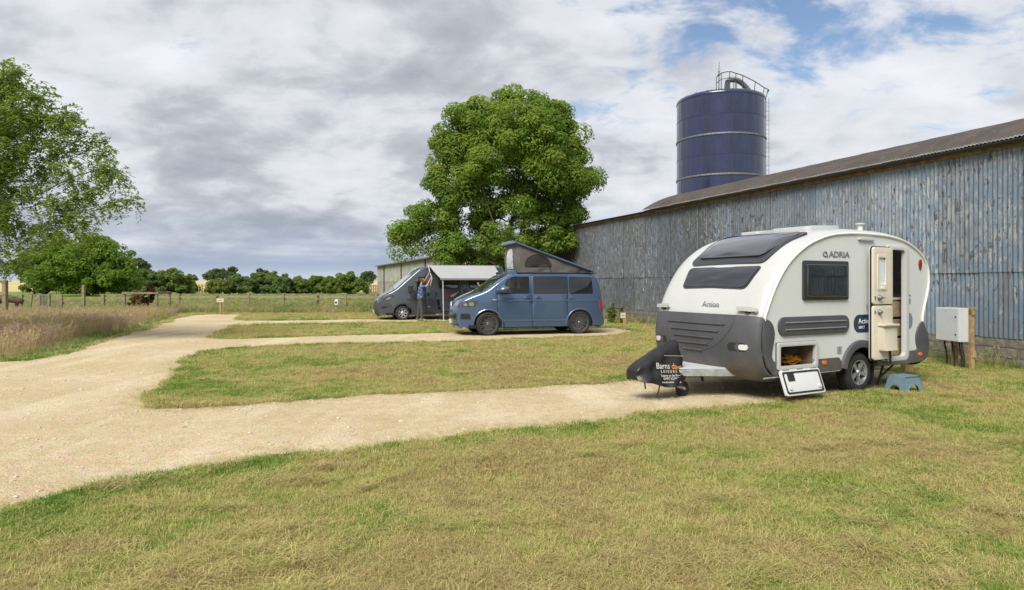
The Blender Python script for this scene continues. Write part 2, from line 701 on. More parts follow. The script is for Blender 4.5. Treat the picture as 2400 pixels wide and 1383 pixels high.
m = bpy.data.materials.new('ripe wheat')
m.use_nodes = True
t = NT(m.node_tree)
pos = t.n('ShaderNodeNewGeometry').outputs['Position']
sy = t.n('ShaderNodeSeparateXYZ', ins={0: pos}).outputs
c = t.mix(t.mr(t.noise(t.map(pos, (0, 0, 0), (0, 0, 0), (.02, .1, 1)), 1, 6, .6), .35, .65), (.42, .33, .15), (.52, .43, .22))
c = t.mix(t.mr(sy[1], 330, 352), c, (.10, .15, .05))
c = t.mix(t.mr(sy[1], 560, 600), c, (.33, .28, .13))
b = m.node_tree.nodes['Principled BSDF']
t.link(c, b.inputs['Base Color'])
b.inputs['Roughness'].default_value = .95
b.inputs['Specular IOR Level'].default_value = .05
sheet('wheat_field', np.linspace(-4000, 4000, 41), np.concatenate([np.linspace(118, 300, 20), np.geomspace(340, 4500, 12)]), m, attr=False)
# the land to either side and behind the viewer
for nm, xs, ys in (('field_left', np.linspace(-600, -45, 12), np.linspace(-12, 38.8, 6)), ('field_right', np.linspace(45, 600, 12), np.linspace(-12, 38.8, 6)),
                   ('field_behind', np.linspace(-600, 600, 12), np.linspace(-400, -12, 8)), ('field_far_left', np.linspace(-4000, -150, 12), np.linspace(38.8, 118, 8)),
                   ('field_far_right', np.linspace(150, 4000, 12), np.linspace(38.8, 118, 8))):
    sheet(nm, xs, ys, MATS['paddock'], attr=False)

# limestone track
m = bpy.data.materials.new('crushed limestone')
m.use_nodes = True
t = NT(m.node_tree)
pos = t.n('ShaderNodeNewGeometry').outputs['Position']
big = t.noise(pos, .55, 5, .6)
mid = t.noise(pos, 5, 5, .65)
vo = t.n('ShaderNodeTexVoronoi', ins={'Vector': pos, 'Scale': 62.0})
vo2 = t.n('ShaderNodeTexVoronoi', ins={'Vector': pos, 'Scale': 24.0})
c = t.mix(t.mr(big, .3, .7), (.48, .388, .235), (.59, .495, .335))
c = t.mix(t.m('MULTIPLY', t.mr(mid, .35, .7), .5), c, (.43, .32, .17))
rut = t.noise(t.map(pos, (0, 0, 0), (0, 0, -.25), (.9, .12, 1)), 1.6, 3, .5)
c = t.mix(t.m('MULTIPLY', t.mr(rut, .48, .62), .35), c, (.70, .61, .44))
c = t.mix(.32, c, vo.outputs['Color'], 'SOFT_LIGHT')
c = t.mix(t.m('MULTIPLY', t.mr(t.noise(pos, 34, 4, .7), .50, .66), .5), c, (.27, .20, .105))
c = t.mix(t.m('MULTIPLY', t.mr(vo2.outputs['Distance'], .16, .05), t.mr(t.noise(pos, 3.3, 3), .5, .66, 0, .55)), c, (.66, .58, .42))
b = m.node_tree.nodes['Principled BSDF']
t.link(c, b.inputs['Base Color'])
b.inputs['Roughness'].default_value = .95
b.inputs['Specular IOR Level'].default_value = .1
h = t.m('ADD', t.m('MULTIPLY', vo.outputs['Distance'], -.5), t.m('ADD', t.noise(pos, 38, 4, .7), t.m('MULTIPLY', t.noise(pos, 4, 3), 1.5)))
bn = t.n('ShaderNodeBump', ins={'Height': h, 'Strength': .85, 'Distance': .02})
t.link(bn.outputs[0], b.inputs['Normal'])
MATS['stone'] = m
V2, T2 = cdt([TRACK], .8)
Z2 = G(V2[:, 0], V2[:, 1]) + .012
tag(link('gravel_track', arr_mesh('gravel_track', np.c_[V2, Z2], T2, smooth=True), m), kind='structure')

# ================================================================== barn
def painted_iron():
    """faded blue paint flaking off corrugated iron"""
    m = bpy.data.materials.new('flaking blue painted iron')
    m.use_nodes = True
    t = NT(m.node_tree)
    b = m.node_tree.nodes['Principled BSDF']
    pos = t.n('ShaderNodeNewGeometry').outputs['Position']
    p = t.map(pos, (0, 0, 0), (0, 0, -math.atan2(BARN_D[1], BARN_D[0])), (1, 1, 1))     # x runs along the wall
    st = t.map(p, (0, 0, 0), (0, 0, 0), (6.5, 0, .75))
    n1 = t.noise(st, 1.6, 6, .65, .4)                  # long runs
    n2 = t.noise(t.map(p, (3, 0, 1), (0, 0, 0), (9.5, 0, 2.6)), 1.5, 6, .7, .9)
    n3 = t.noise(t.map(p, (9, 0, 4), (0, 0, 0), (.22, 0, .5)), 1, 4, .6)
    n4 = t.noise(t.map(p, (5, 0, 7), (0, 0, 0), (10, 0, 1.7)), 2.1, 6, .75, .6)
    sx = t.n('ShaderNodeSeparateXYZ', ins={0: p}).outputs
    x0 = float(BARN_D @ BARN_O)
    far = t.mr(sx[0], x0 + 11, x0 + 22)                 # more weathered towards the far end
    blue = t.mix(t.mr(n3, .3, .7), (.112, .155, .206), (.152, .20, .252))
    blue = t.mix(t.m('MULTIPLY', t.mr(n1, .45, .62), .55), blue, (.20, .235, .265))
    flake = t.mr(t.m('ADD', n4, t.m('MULTIPLY', t.m('SUBTRACT', n3, .5), .35)), .54, .575)
    col = t.mix(t.m('MULTIPLY', flake, .95), blue, (.29, .293, .29))
    bare = t.mr(t.m('ADD', n2, t.m('ADD', t.m('MULTIPLY', far, .085), t.m('MULTIPLY', t.m('SUBTRACT', n3, .5), .22))), .582, .615)
    col = t.mix(t.m('MULTIPLY', bare, .88), col, t.mix(t.mr(n1, .4, .6), (.032, .034, .038), (.068, .056, .050)))
    grime = t.mr(t.m('ADD', n1, t.m('MULTIPLY', far, .17)), .50, .70)
    col = t.mix(t.m('MULTIPLY', grime, t.mr(far, 0, 1, .42, .75)), col, (.075, .077, .078))
    rust = t.mr(t.noise(t.map(p, (2, 0, 9), (0, 0, 0), (2.2, 0, .35)), 1.0, 5, .65, .5), .60, .72)
    col = t.mix(t.m('MULTIPLY', rust, .45), col, (.105, .078, .062))
    low = t.m('MULTIPLY', t.mr(sx[2], 1.35, .6), t.mr(n1, .42, .62))
    col = t.mix(t.m('MULTIPLY', low, .55), col, (.12, .115, .085))
    end = t.m('MULTIPLY', t.mr(sx[0], x0 + 28.6, x0 + 30.0), t.mr(n2, .3, .5, .65, .95))  # tree's shade and moss at the far end, painted into the colour
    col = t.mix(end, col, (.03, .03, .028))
    oi = t.n('ShaderNodeObjectInfo').outputs['Random']
    hsv = t.n('ShaderNodeHueSaturation', ins={'Color': col, 'Value': t.mr(oi, 0, 1, .80, 1.22, False), 'Saturation': t.mr(t.m('FRACT', t.m('MULTIPLY', oi, 7.3)), 0, 1, .75, 1.1, False)})
    t.link(hsv.outputs[0], b.inputs['Base Color'])
    b.inputs['Roughness'].default_value = .62
    b.inputs['Specular IOR Level'].default_value = .35
    bn = t.n('ShaderNodeBump', ins={'Height': t.m('ADD', bare, t.m('MULTIPLY', flake, .5)), 'Strength': .35, 'Distance': .004, })
    bn.invert = True
    t.link(bn.outputs[0], b.inputs['Normal'])
    return m


M_IRON = painted_iron()
M_TIMBER = pm('weathered brown timber', (.20, .125, .060), .85, var=.35, vscale=9, bump=.5, bscale=30)
M_DARK = pm('dark interior void', (.012, .012, .013), .9)
M_GUTTER = pm('black gutter', (.022, .022, .024), .5)
M_BLOCK = pm('grey concrete block', (.15, .138, .112), .95, var=.32, vscale=7, bump=.9, bscale=55)
M_MORTAR = pm('old mortar', (.10, .092, .075), .95, var=.3, vscale=12)
m = bpy.data.materials.new('lichened brown roof sheet')
m.use_nodes = True
t = NT(m.node_tree)
pos = t.n('ShaderNodeNewGeometry').outputs['Position']
c = t.mix(t.mr(t.noise(pos, 1.3, 6, .65), .3, .7), (.046, .038, .033), (.078, .064, .055))
c = t.mix(t.m('MULTIPLY', t.mr(t.noise(pos, 6.5, 5, .7), .57, .66), .5), c, (.15, .135, .12))
b = m.node_tree.nodes['Principled BSDF']
t.link(c, b.inputs['Base Color'])
b.inputs['Roughness'].default_value = .9
M_ROOF = m
M_SHEETEND = pm('pale sheet edge', (.30, .29, .275), .8, var=.3)

barn = empty('barn', (*BARN_O, 0), math.atan2(BARN_D[1], BARN_D[0]), 'long barn of flaking blue corrugated iron with curved brown roof', 'barn')
PIT = .0985
NC = 9
SW = PIT * NC


def corr_sheet(z0, z1, amp=.016, seg=6):
    n = NC * seg + 4
    xs = np.linspace(0, SW + PIT * .5, n)
    zs = np.linspace(z0, z1, 4)
    A = np.array([[(x, amp * math.cos(2 * math.pi * x / PIT), z) for x in xs] for z in zs])
    return MB().grid(A, flip=True)


sh_lo = corr_sheet(.60, 1.99).mesh('wall_sheet', 180)
sh_up = corr_sheet(1.93, 4.42).mesh('wall_sheet', 180)
for me in (sh_lo, sh_up):
    me.materials.append(M_IRON)
NS = int(32 / SW)
for i in range(NS):
    o = link('wall_sheet', sh_lo, None, barn, (i * SW, rng.uniform(-.004, .004), rng.uniform(-.035, .02)), (rng.uniform(-.004, .004), 0, -.0028 + rng.uniform(-.001, .001)))
    o = link('wall_sheet', sh_up, None, barn, (i * SW, .024 + rng.uniform(-.003, .003), rng.uniform(-.015, .01)), (rng.uniform(-.002, .002), 0, -.0028 + rng.uniform(-.001, .001)))
BL = NS * SW
# inner structure: dark core, wall plate, gutter, brackets
MB().box(0, BL, -9.2, -.08, .02, 4.3).obj('inner_wall', M_DARK, barn, 0)
MB().box(0, BL, -.05, .075, 4.415, 4.53).obj('wall_plate', M_TIMBER, barn, 0, bev=.004)
g_ = MB()
A = np.array([[(x, .20 + .062 * math.cos(a), 4.545 + .062 * math.sin(a)) for a in np.linspace(math.pi, 2 * math.pi, 9)] for x in np.linspace(0, 21.9, 40)])
g_.grid(A).grid(A * [1, 1, 1] + [0, 0, .004], True)
g_.obj('gutter', M_GUTTER, barn, 180)
for i in range(22):
    MB().box(i + .48, i + .51, .06, .27, 4.535, 4.565).obj('gutter_bracket', M_GUTTER, barn, 0)
# curved roof: one sheet per metre, eave to eave
RW, RR = 9.3, .88
RP = 1 / 12


def roof_pt(u):
    return .26 - u, 4.585 + RR * (1 - abs(1 - 2 * u / RW) ** 3.4)


us = [RW * .5 * (1 - math.cos(math.pi * k / 26)) for k in range(27)]
xs = np.linspace(0, 1.03, 62)
A = []
for u in us:
    y, z = roof_pt(u)
    A.append([(x, y, z + .012 * math.cos(2 * math.pi * x / RP) + .009 * x) for x in xs])
rb = MB().grid(np.array(A))
rb.mi = 1
y, z = roof_pt(0)
rb.grid(np.array([[(x, y + .004, z + .012 * math.cos(2 * math.pi * x / RP) + .009 * x + dz) for x in xs] for dz in (-.022, .004)]))
rme = rb.mesh('roof_sheet', 60)
rme.materials.append(M_ROOF)
rme.materials.append(M_SHEETEND)
for i in range(22):
    link('roof_sheet', rme, None, barn, (i * 1.0, rng.uniform(-.008, .008), rng.uniform(-.003, .003)))
# end wall under the arc, and the low far section with its own roof
arc = [(roof_pt(u)[0], roof_pt(u)[1] - .03) for u in us]
MB().plate([[(0.0, 3.0)] + [(y, z) for y, z in arc if y < 0] + [(-9.0, 3.0)]], lambda u, v, d: (21.92 - d, u, v), .05).obj('end_gable', M_IRON, barn, 0)
A = np.array([[(x, y, 4.53 - .04 * (.2 - y) + .012 * math.cos(2 * math.pi * x / RP)) for x in np.linspace(21.9, BL + .25, 620)] for y in (.2, -3, -6, -9.2)])
rb = MB().grid(A)
rb.grid(A - [0, 0, .02], True)
rb.obj('low_roof', M_ROOF, barn, 60)
MB().plate([[(-9.2, .02), (.04, .02), (.04, 4.45), (-9.2, 4.1)]], lambda u, v, d: (BL + .02 + d, u, v)).obj('far_end_wall', M_IRON, barn, 0)
# plinth of concrete blocks, laid in courses
MB().box(0, BL, -.075, -.012, -.1, .6).obj('mortar_bed', M_MORTAR, barn, 0)
bm_ = MB().box(.006, .434, -.07, 0, .006, .204).obj('block', M_BLOCK, barn, 30, bev=.008)
bm_.location = (0, 0, -.01)
first = True
for r_ in range(3):
    for i in range(int(BL / .44)):
        if first:
            first = False
            continue
        o = bm_.copy()
        COL.objects.link(o)
        o.location = (i * .44 + (.22 if r_ % 2 else 0), rng.uniform(-.006, .006) + (.012 if r_ == 0 else 0), -.01 + r_ * .21)
        o.rotation_euler = (0, rng.uniform(-.006, .006), 0)
        if r_ == 2:
            o.scale = (1, 1, .85)

# ================================================================== silo
M_SILO = pm('navy enamelled steel', (.018, .025, .066), .22, coat=.5, var=.22, vscale=.8, rvar=.08)
M_GALV = pm('dull galvanised steel', (.18, .19, .19), .55, metal=.5, var=.25, vscale=8)
M_STEEL = pm('dark weathered steel', (.075, .075, .08), .6, metal=.4, var=.3)
SX, SY, SR = 14.5, 46.0, 2.95
silo = empty('silo', (SX, SY, 0), 0, 'tall navy blue bolted steel grain silo standing behind the barn', 'silo')
NP = 10
CH = 1.33
ZT = 14.15
pmz = MB()
n = 12
A = np.array([[(SR * math.sin(a), -SR * math.cos(a), z) for a in np.linspace(-math.pi / NP + .0006, math.pi / NP - .0006, n)] for z in (.004, CH - .004)])
pmz.grid(A)
pn = pmz.mesh('panel', 180)
pn.materials.append(M_SILO)
bolt = MB()
for a in (-math.pi / NP + .012, -math.pi / NP + .035):
    for z in np.arange(.06, CH, .12):
        c_ = Vector((SR * math.sin(a), -SR * math.cos(a), z))
        bolt.box(c_.x - .017, c_.x + .017, c_.y - .017, c_.y + .017, z - .017, z + .017)
for a in np.linspace(-math.pi / NP, math.pi / NP, 14):
    c_ = Vector((SR * math.sin(a), -SR * math.cos(a), .05))
    bolt.box(c_.x - .016, c_.x + .016, c_.y - .016, c_.y + .016, .034, .066)
bolt_me = bolt.mesh('bolt_row', 0)
bolt_me.materials.append(M_STEEL)
for k in range(8):
    for j in range(NP):
        z = ZT - (k + 1) * CH
        p_ = link('panel', pn, None, silo, (0, 0, z), (0, 0, 2 * math.pi * j / NP + .21 + (.08 if k % 2 else 0)))
        if abs((2 * math.pi * j / NP + math.pi) % (2 * math.pi) - math.pi) < 1.9 and k < 6:
            tag(link('bolt_row', bolt_me, None, p_), kind='stuff')
MB().lathe([(SR - .02, 0), (SR - .02, ZT - 7.9 * CH)], 48, 'z').obj('lower_shell', M_SILO, silo, 180)
for k in range(0, 8):
    z = ZT - k * CH
    big_ = k in (2, 4, 6)
    rr = .055 if big_ else .014
    MB().lathe([(SR + .002, -rr), (SR + rr, -rr), (SR + rr * 1.1, 0), (SR + rr, rr), (SR + .002, rr)], 64, 'z', (0, 0, z)).obj('hoop' if big_ else 'seam_band', M_GALV if big_ else M_SILO, silo, 30)
MB().lathe([(SR + .03, -.02), (SR + .04, .05), (SR - .02, .20), (SR - .28, .30), (1.2, .55), (.5, .62), (0, .63)], 56, 'z', (0, 0, ZT)).obj('roof', M_SILO, silo, 50)
for j in range(20):
    a = 2 * math.pi * j / 20
    MB().tube([((SR + .0) * math.cos(a), (SR + .0) * math.sin(a), ZT + .16), ((SR - .28) * math.cos(a), (SR - .28) * math.sin(a), ZT + .32), (1.2 * math.cos(a), 1.2 * math.sin(a), ZT + .57)], .022, 5).obj('roof_rib', M_GALV, silo)
# top platform rail, filling pipe, mast and ladder (centre-front coordinates)
zr = ZT + .3
rail = [(-.66, -1.2, zr + 1.15), (-.50, -1.75, zr + 1.28), (.0, -1.95, zr + 1.32), (.45, -1.85, zr + 1.24), (.95, -1.75, zr + 1.12), (1.8, -1.7, zr + .72), (2.5, -1.45, zr + .40), (2.85, -1.2, zr + .35), (3.02, -.9, zr + .35), (3.0, -.6, zr + .35)]
MB().tube(spline(rail, 3), .03, 6).obj('guard_rail', M_STEEL, silo)
MB().tube([(p[0], p[1], p[2] - .40) for p in rail[:5]], .022, 6).obj('guard_rail', M_STEEL, silo)
for p in rail[:8]:
    MB().tube([p, (p[0] * .95, p[1] * .95, zr - .3)], .026, 6).obj('rail_post', M_STEEL, silo)
MB().tube(spline([(-.05, -1.5, zr - .3), (-.02, -1.5, zr + .65), (.25, -1.45, zr + .92), (.75, -1.4, zr + .88), (1.25, -1.3, zr + .55), (1.65, -1.2, zr + .1)], 5), .17, 12).obj('filling_pipe', M_GALV, silo)
MB().box(-.16, .10, -1.75, -1.5, zr - .2, zr + .85).obj('pipe_bracket', M_STEEL, silo, 0, bev=.02)
for dx_ in (.35, .55):
    MB().tube([(dx_, -1.6, zr - .3), (dx_ + .1, -1.45, zr + .8)], .025, 6).obj('pipe_strut', M_STEEL, silo)
MB().tube([(-.62, -1.6, zr - .3), (-.60, -1.6, zr + 1.6), (-.59, -1.6, zr + 2.1)], [.035, .03, .012], 6).obj('mast', M_STEEL, silo)
MB().box(-.66, -.54, -1.67, -1.55, zr + 1.4, zr + 1.7).obj('mast_lamp', pm('yellowish plastic', (.35, .36, .16), .5), silo, 0, bev=.03)
MB().box(-.68, -.56, -1.67, -1.55, zr + 1.15, zr + 1.26).obj('mast_clamp', M_STEEL, silo, 0)
for dx_ in (2.86, 3.06):
    MB().tube([(dx_, -.80, 3), (dx_, -.80, zr - .1)], .014, 6).obj('ladder_stile', M_STEEL, silo)
lr = MB().tube([(2.86, -.80, 0), (3.06, -.80, 0)], .010, 5).mesh('ladder_rung')
lr.materials.append(M_STEEL)
for k in range(36):
    link('ladder_rung', lr, None, silo, (0, 0, 3.2 + .31 * k))

# ================================================================== distant grey shed
SHO = np.array([(885 - CX) / F * 75, 75.0])
shed = empty('farm_shed', (*SHO, .08), math.atan2(-.943, .334), 'low grey clad farm shed with block base behind the dark grey camper', 'shed')
M_FIB = pm('grey fibre cement cladding', (.29, .285, .25), .9, var=.16, vscale=.7, bump=.2, bscale=6)
M_SBLK = pm('pale block base', (.27, .25, .215), .95, var=.15, vscale=.5)
for i in range(8):
    x0 = i * 5.2
    A = np.array([[(x, -.03 * math.cos(2 * math.pi * x / .30), z) for x in np.linspace(x0 + .004, x0 + 5.196, 104)] for z in (1.72, 2.6, 3.46)])
    MB().grid(A).grid(A + [0, .03, 0], True).obj('cladding_bay', M_FIB, shed, 180)
    MB().box(x0 + .004, x0 + 5.196, .02, .25, -.1, 1.80).obj('block_bay', M_SBLK, shed, 0, bev=.01)
    if i % 2 == 1:
        MB().box(x0 - .05, x0 + .05, -.12, -.03, 0, 3.44).obj('downpipe', M_STEEL, shed, 0, bev=.01)
MB().box(0, 41.6, .3, 14, -.1, 3.4).obj('inner_wall', M_DARK, shed, 0)
A = np.array([[(x, y, 3.52 + max(0, min(y, 14 - y)) * .20 + .03 * math.cos(2 * math.pi * x / .3)) for x in np.arange(-.2, 41.8, .075)] for y in (-.22, 3.5, 7, 10.5, 14.2)])
MB().grid(A).grid(A - [0, 0, .05], True).obj('roof', pm('grey lichen roof', (.20, .195, .185), .9, var=.2, vscale=1.2), shed, 60)
MB().box(-.2, 41.8, -.30, -.2, 3.42, 3.53).obj('eaves_gutter', M_GALV, shed, 0, bev=.01)
for x_ in (-.02, 41.62):
    MB().plate([[(0, -.1), (14, -.1), (14, 3.45), (7, 4.85), (0, 3.45)]], lambda u, v, d: (x_, u, v)).obj('gable_wall', M_FIB, shed, 0)

# ================================================================== vehicle kit
class Shell:
    """skin swept over a side profile, rounded towards both side edges; p(s, w, off) in local x (rearward), y (across), z (up)"""
    def __init__(s, wall, W, inset, rw, bow=0.0, n=8, smooth=True):
        w = np.array(spline(wall, n) if smooth else wall)
        t = np.gradient(w, axis=0)
        t /= np.linalg.norm(t, axis=1)[:, None]
        s.n = np.stack([-t[:, 1], t[:, 0]], 1)
        s.o = w + s.n * inset
        s.s = np.r_[0, np.cumsum(np.hypot(*np.diff(w, axis=0).T))]
        s.W, s.i, s.rw, s.bow = W, inset, rw, bow
        s.L = s.s[-1]

    def p(s, si, w, off=0.0):
        nx, nz = np.interp(si, s.s, s.n[:, 0]), np.interp(si, s.s, s.n[:, 1])
        k = min(max(1 - min(w, s.W - w) / s.rw, 0), 1)
        o = off - s.i * (1 - math.sqrt(1 - k * k))
        return (np.interp(si, s.s, s.o[:, 0]) + nx * o - s.bow * (1 - (2 * w / s.W - 1) ** 2) * max(0, -nx), w, np.interp(si, s.s, s.o[:, 1]) + nz * o)

    def cols(s):
        e = [s.rw * q for q in (0, .03, .1, .2, .34, .5, .72, 1)]
        m_ = list(np.linspace(s.rw, s.W - s.rw, 10))[1:-1]
        return e + m_ + [s.W - q for q in e[::-1]]

    def mesh(s, s0, s1, ns, off=0.0):
        A = np.array([[s.p(a, w, off) for w in s.cols()] for a in np.linspace(s0, s1, ns)])
        return MB().grid(A, True)

    def patch(s, loops, off, t, step=.09):
        """panel lying on the skin; loop coordinates (w, s)"""
        fl = [[(-q[0], q[1]) for q in lp] for lp in loops]
        return MB().plate(fl, lambda u, v, d: s.p(v, -u, off - d), t, step)


M_TYRE = pm('tyre rubber', (.022, .022, .022), .85, var=.2, vscale=20, bump=.3, bscale=60)
M_ALLOY = pm('silver alloy', (.50, .51, .52), .35, metal=.85)
M_BLACK = pm('satin black', (.012, .012, .013), .4)
M_BPLAS = pm('black plastic', (.02, .02, .021), .6, bump=.1, bscale=150)
M_CHROME = pm('chrome', (.7, .7, .7), .12, metal=1)
M_WHITEP = pm('white lamp plastic', (.62, .62, .60), .35)


def tyre(R_, w, rim_r):
    p = [(rim_r, .02), (rim_r + .01, .0), (R_ - .045, -.012), (R_ - .015, .012), (R_, .045), (R_, w - .045), (R_ - .015, w - .012), (R_ - .045, w + .012), (rim_r + .01, w), (rim_r, w - .02)]
    mb = MB().lathe(p, 44, 'y')
    for k in range(44):                      # tread blocks
        a = 2 * math.pi * k / 44
        Mx = Matrix.Rotation(-a, 4, 'Y')
        for y0, y1 in ((.03, w * .32), (w * .36, w * .64), (w * .68, w - .03)):
            mb.box(R_ - .01, R_ + .006, y0, y1, -.012, .012, Mx)
    return mb


def barrel(rim_r, w):
    """rim barrel with lip, open face at y=0"""
    return MB().lathe([(rim_r + .004, .0), (rim_r + .006, -.006), (rim_r - .012, -.004), (rim_r - .02, .03), (rim_r - .045, w * .8)], 40, 'y')


def spokes(mb, n, r0, r1, wd0, wd1, y0, th=.022, skew=0.0, a0=0.0):
    for k in range(n):
        a = 2 * math.pi * k / n + a0
        def P(r, off, y):
            return (r * math.cos(a) - off * math.sin(a), y, r * math.sin(a) + off * math.cos(a))
        V = [P(r0, -wd0 / 2, y0), P(r0, wd0 / 2, y0), P(r1, wd1 / 2 + skew, y0 - .012), P(r1, -wd1 / 2 + skew, y0 - .012)]
        V += [(v[0], v[1] + th, v[2]) for v in V]
        mb.add(V, [(0, 1, 2, 3), (4, 7, 6, 5), (0, 4, 5, 1), (1, 5, 6, 2), (2, 6, 7, 3), (3, 7, 4, 0)])
    return mb


def hub(mb, r, y0):
    return mb.lathe([(0, y0 - .016), (r * .7, y0 - .016), (r, y0), (r, y0 + .03)], 20, 'y')


def put_wheel(parent, loc, parts, flip=False, steer=0):
    w = empty('wheel', loc, (math.pi if flip else 0) + steer, parent=parent)
    for nm, me in parts:
        link(nm, me, None, w)
    return w


# ================================================================== touring caravan
M_GRP = pm('white glassfibre', (.46, .47, .46), .30, coat=.25, var=.035, vscale=1.3, rvar=.08)
M_SIDE = pm('white side sheet', (.57, .585, .58), .38, var=.04, vscale=1.0, rvar=.06)
M_GREYP = pm('slate grey moulding', (.066, .069, .077), .48, var=.10, vscale=2.5, rvar=.08)
m = M_GREYP
t = NT(m.node_tree)
bs = m.node_tree.nodes['Principled BSDF']
src_c = bs.inputs['Base Color'].links[0].from_socket
oc = t.n('ShaderNodeTexCoord').outputs['Object']
oz = t.n('ShaderNodeSeparateXYZ', ins={0: oc}).outputs[2]
dust = t.m('MULTIPLY', t.mr(oz, .75, .38), t.mr(t.noise(oc, 3.5, 5, .65), .35, .7, .1, .6))
t.link(t.mix(dust, src_c, (.19, .155, .11)), bs.inputs['Base Color'])
M_TRIM = pm('off white edge trim', (.66, .65, .60), .5)
M_DGLASS = glass('dark acrylic glazing', (.010, .011, .014), .05, .10)
M_DFRAME = pm('charcoal window frame', (.030, .031, .036), .38, coat=.2)
M_CREAM = pm('cream door lining', (.62, .57, .46), .45, var=.04)
M_CREAM2 = pm('cream bin plastic', (.55, .50, .40), .4)
M_GREY = pm('grey print', (.16, .165, .17), .5)
M_WOOD = pm('light oak laminate', (.36, .27, .165), .5, var=.22, vscale=5)
M_AMBER = pm('amber reflector', (.65, .15, .015), .25)
M_NAVY = pm('navy decal', (.022, .035, .07), .4)
M_WHT = pm('white print', (.75, .76, .76), .5)
M_ZINC = pm('galvanised chassis', (.38, .40, .40), .5, metal=.45, var=.2, vscale=14)

CW = 2.23
WALL = [(-2.03, .95), (-2.02, 1.22), (-1.97, 1.34), (-1.89, 1.51), (-1.78, 1.70), (-1.63, 1.90), (-1.43, 2.09), (-1.14, 2.27), (-.82, 2.39), (-.53, 2.455), (-.19, 2.485),
        (.16, 2.495), (.48, 2.49), (.81, 2.475), (1.12, 2.435), (1.35, 2.38), (1.59, 2.28), (1.75, 2.18), (1.87, 2.05), (1.935, 1.89), (1.935, 1.70), (1.88, 1.50),
        (1.81, 1.31), (1.77, 1.17), (1.76, 1.07)]
cv = empty('caravan', (5.356, 10.313, 0), math.atan2(.4714, .8819), 'white teardrop touring caravan with slate grey lower nose and open side door', 'caravan')
S1 = Shell(WALL, CW, .09, .30, .06)
S1.mesh(.25, S1.L, 110).obj('roof_shell', M_GRP, cv, 60)
LOW = [(-2.02, 1.225), (-2.055, 1.10), (-2.075, .92), (-2.06, .72), (-2.0, .54), (-1.88, .42), (-1.72, .375)]
S2 = Shell(LOW[::-1], CW, .105, .42, .07)
S2.mesh(0, S2.L, 34, .012).obj('front_panel', M_GREYP, cv, 60)
REAR = [(1.76, 1.07), (1.85, .93), (1.935, .74), (1.93, .59), (1.87, .47), (1.72, .415)]
S3 = Shell(REAR, CW, .09, .3)
S3.mesh(0, S3.L, 18, .01).obj('rear_panel', M_GREYP, cv, 60)

wl = spline(WALL, 6)
body = wl + [(1.83, .93), (1.91, .74), (1.90, .6), (1.80, .45), (1.3, .42), (.62, .42)] + \
    [(.12 + .40 * math.cos(R(a)), .32 + .40 * math.sin(R(a))) for a in range(14, 168, 14)] + [(-.4, .42), (-1.7, .42), (-1.9, .5), (-2.03, .7)]
door_h = rrect(.765, 1.30, .50, 2.285, .09)
hatch_h = rrect(-1.76, -.96, .50, .83, .04)
sidefn = lambda y0: (lambda u, v, d: (u, y0 + d, v))
MB().plate([body, door_h, hatch_h], sidefn(0.0), .035).obj('side_wall', M_SIDE, cv, 30)
MB().plate([body], lambda u, v, d: (u, CW - d, v), .03).obj('far_side_wall', M_SIDE, cv, 30)
MB().tube([(x, -.006, z) for x, z in wl[5:]], .020, 8).obj('edge_trim', M_TRIM, cv)
MB().tube([(x + .012, -.012, z - .012) for x, z in wl[5:]], .006, 5).obj('edge_seal', pm('seal grey', (.30, .30, .28), .7), cv)
MB().box(-1.85, 1.85, .04, CW - .04, .40, .45).obj('floor', M_BLACK, cv, 0)
# grey mouldings low on the side
fc = spline([(-2.045, 1.215), (-1.965, 1.20), (-1.885, 1.145), (-1.835, 1.03), (-1.845, .90), (-1.88, .76), (-1.885, .66), (-1.83, .595), (-1.72, .575)], 5) + \
    [(-1.0, .585), (-.42, .585), (-.36, .52), (-.36, .385), (-1.0, .385), (-1.70, .375), (-1.86, .40), (-1.99, .53), (-2.055, .72), (-2.07, .92)]
MB().plate([fc, rrect(-1.80, -.93, .46, .868, .03)], sidefn(-.022), .03).obj('side_skirt', M_GREYP, cv, 30, bev=.006)
rc = spline([(1.762, 1.085), (1.69, 1.05), (1.61, .96), (1.565, .85), (1.57, .72), (1.60, .635), (1.56, .60)], 4) + [(1.38, .60), (1.36, .50), (1.30, .455), (.78, .455), (.60, .47), (.60, .395), (1.3, .385), (1.72, .405), (1.86, .46), (1.925, .59), (1.93, .74), (1.85, .93)]
MB().plate([rc], sidefn(-.024), .03).obj('rear_corner_moulding', M_GREYP, cv, 30, bev=.008)
ar = [(.12 + .50 * math.cos(R(a)), .33 + .50 * math.sin(R(a))) for a in range(10, 171, 8)]
ai = [(.12 + .385 * math.cos(R(a)), .33 + .385 * math.sin(R(a))) for a in range(171, 9, -8)]
MB().plate([ar + ai], sidefn(-.05), .08).obj('wheel_arch', M_GREYP, cv, 30, bev=.014)
MB().lathe([(.40, .03), (.40, .34), (.05, .34)], 28, 'y', (.12, 0, .33), 0, 180).obj('wheel_housing', M_BLACK, cv)
MB().tube([(-2.05, -.01, .37), (-.40, -.012, .385)], .012, 6).obj('skirt_rail', M_ZINC, cv)
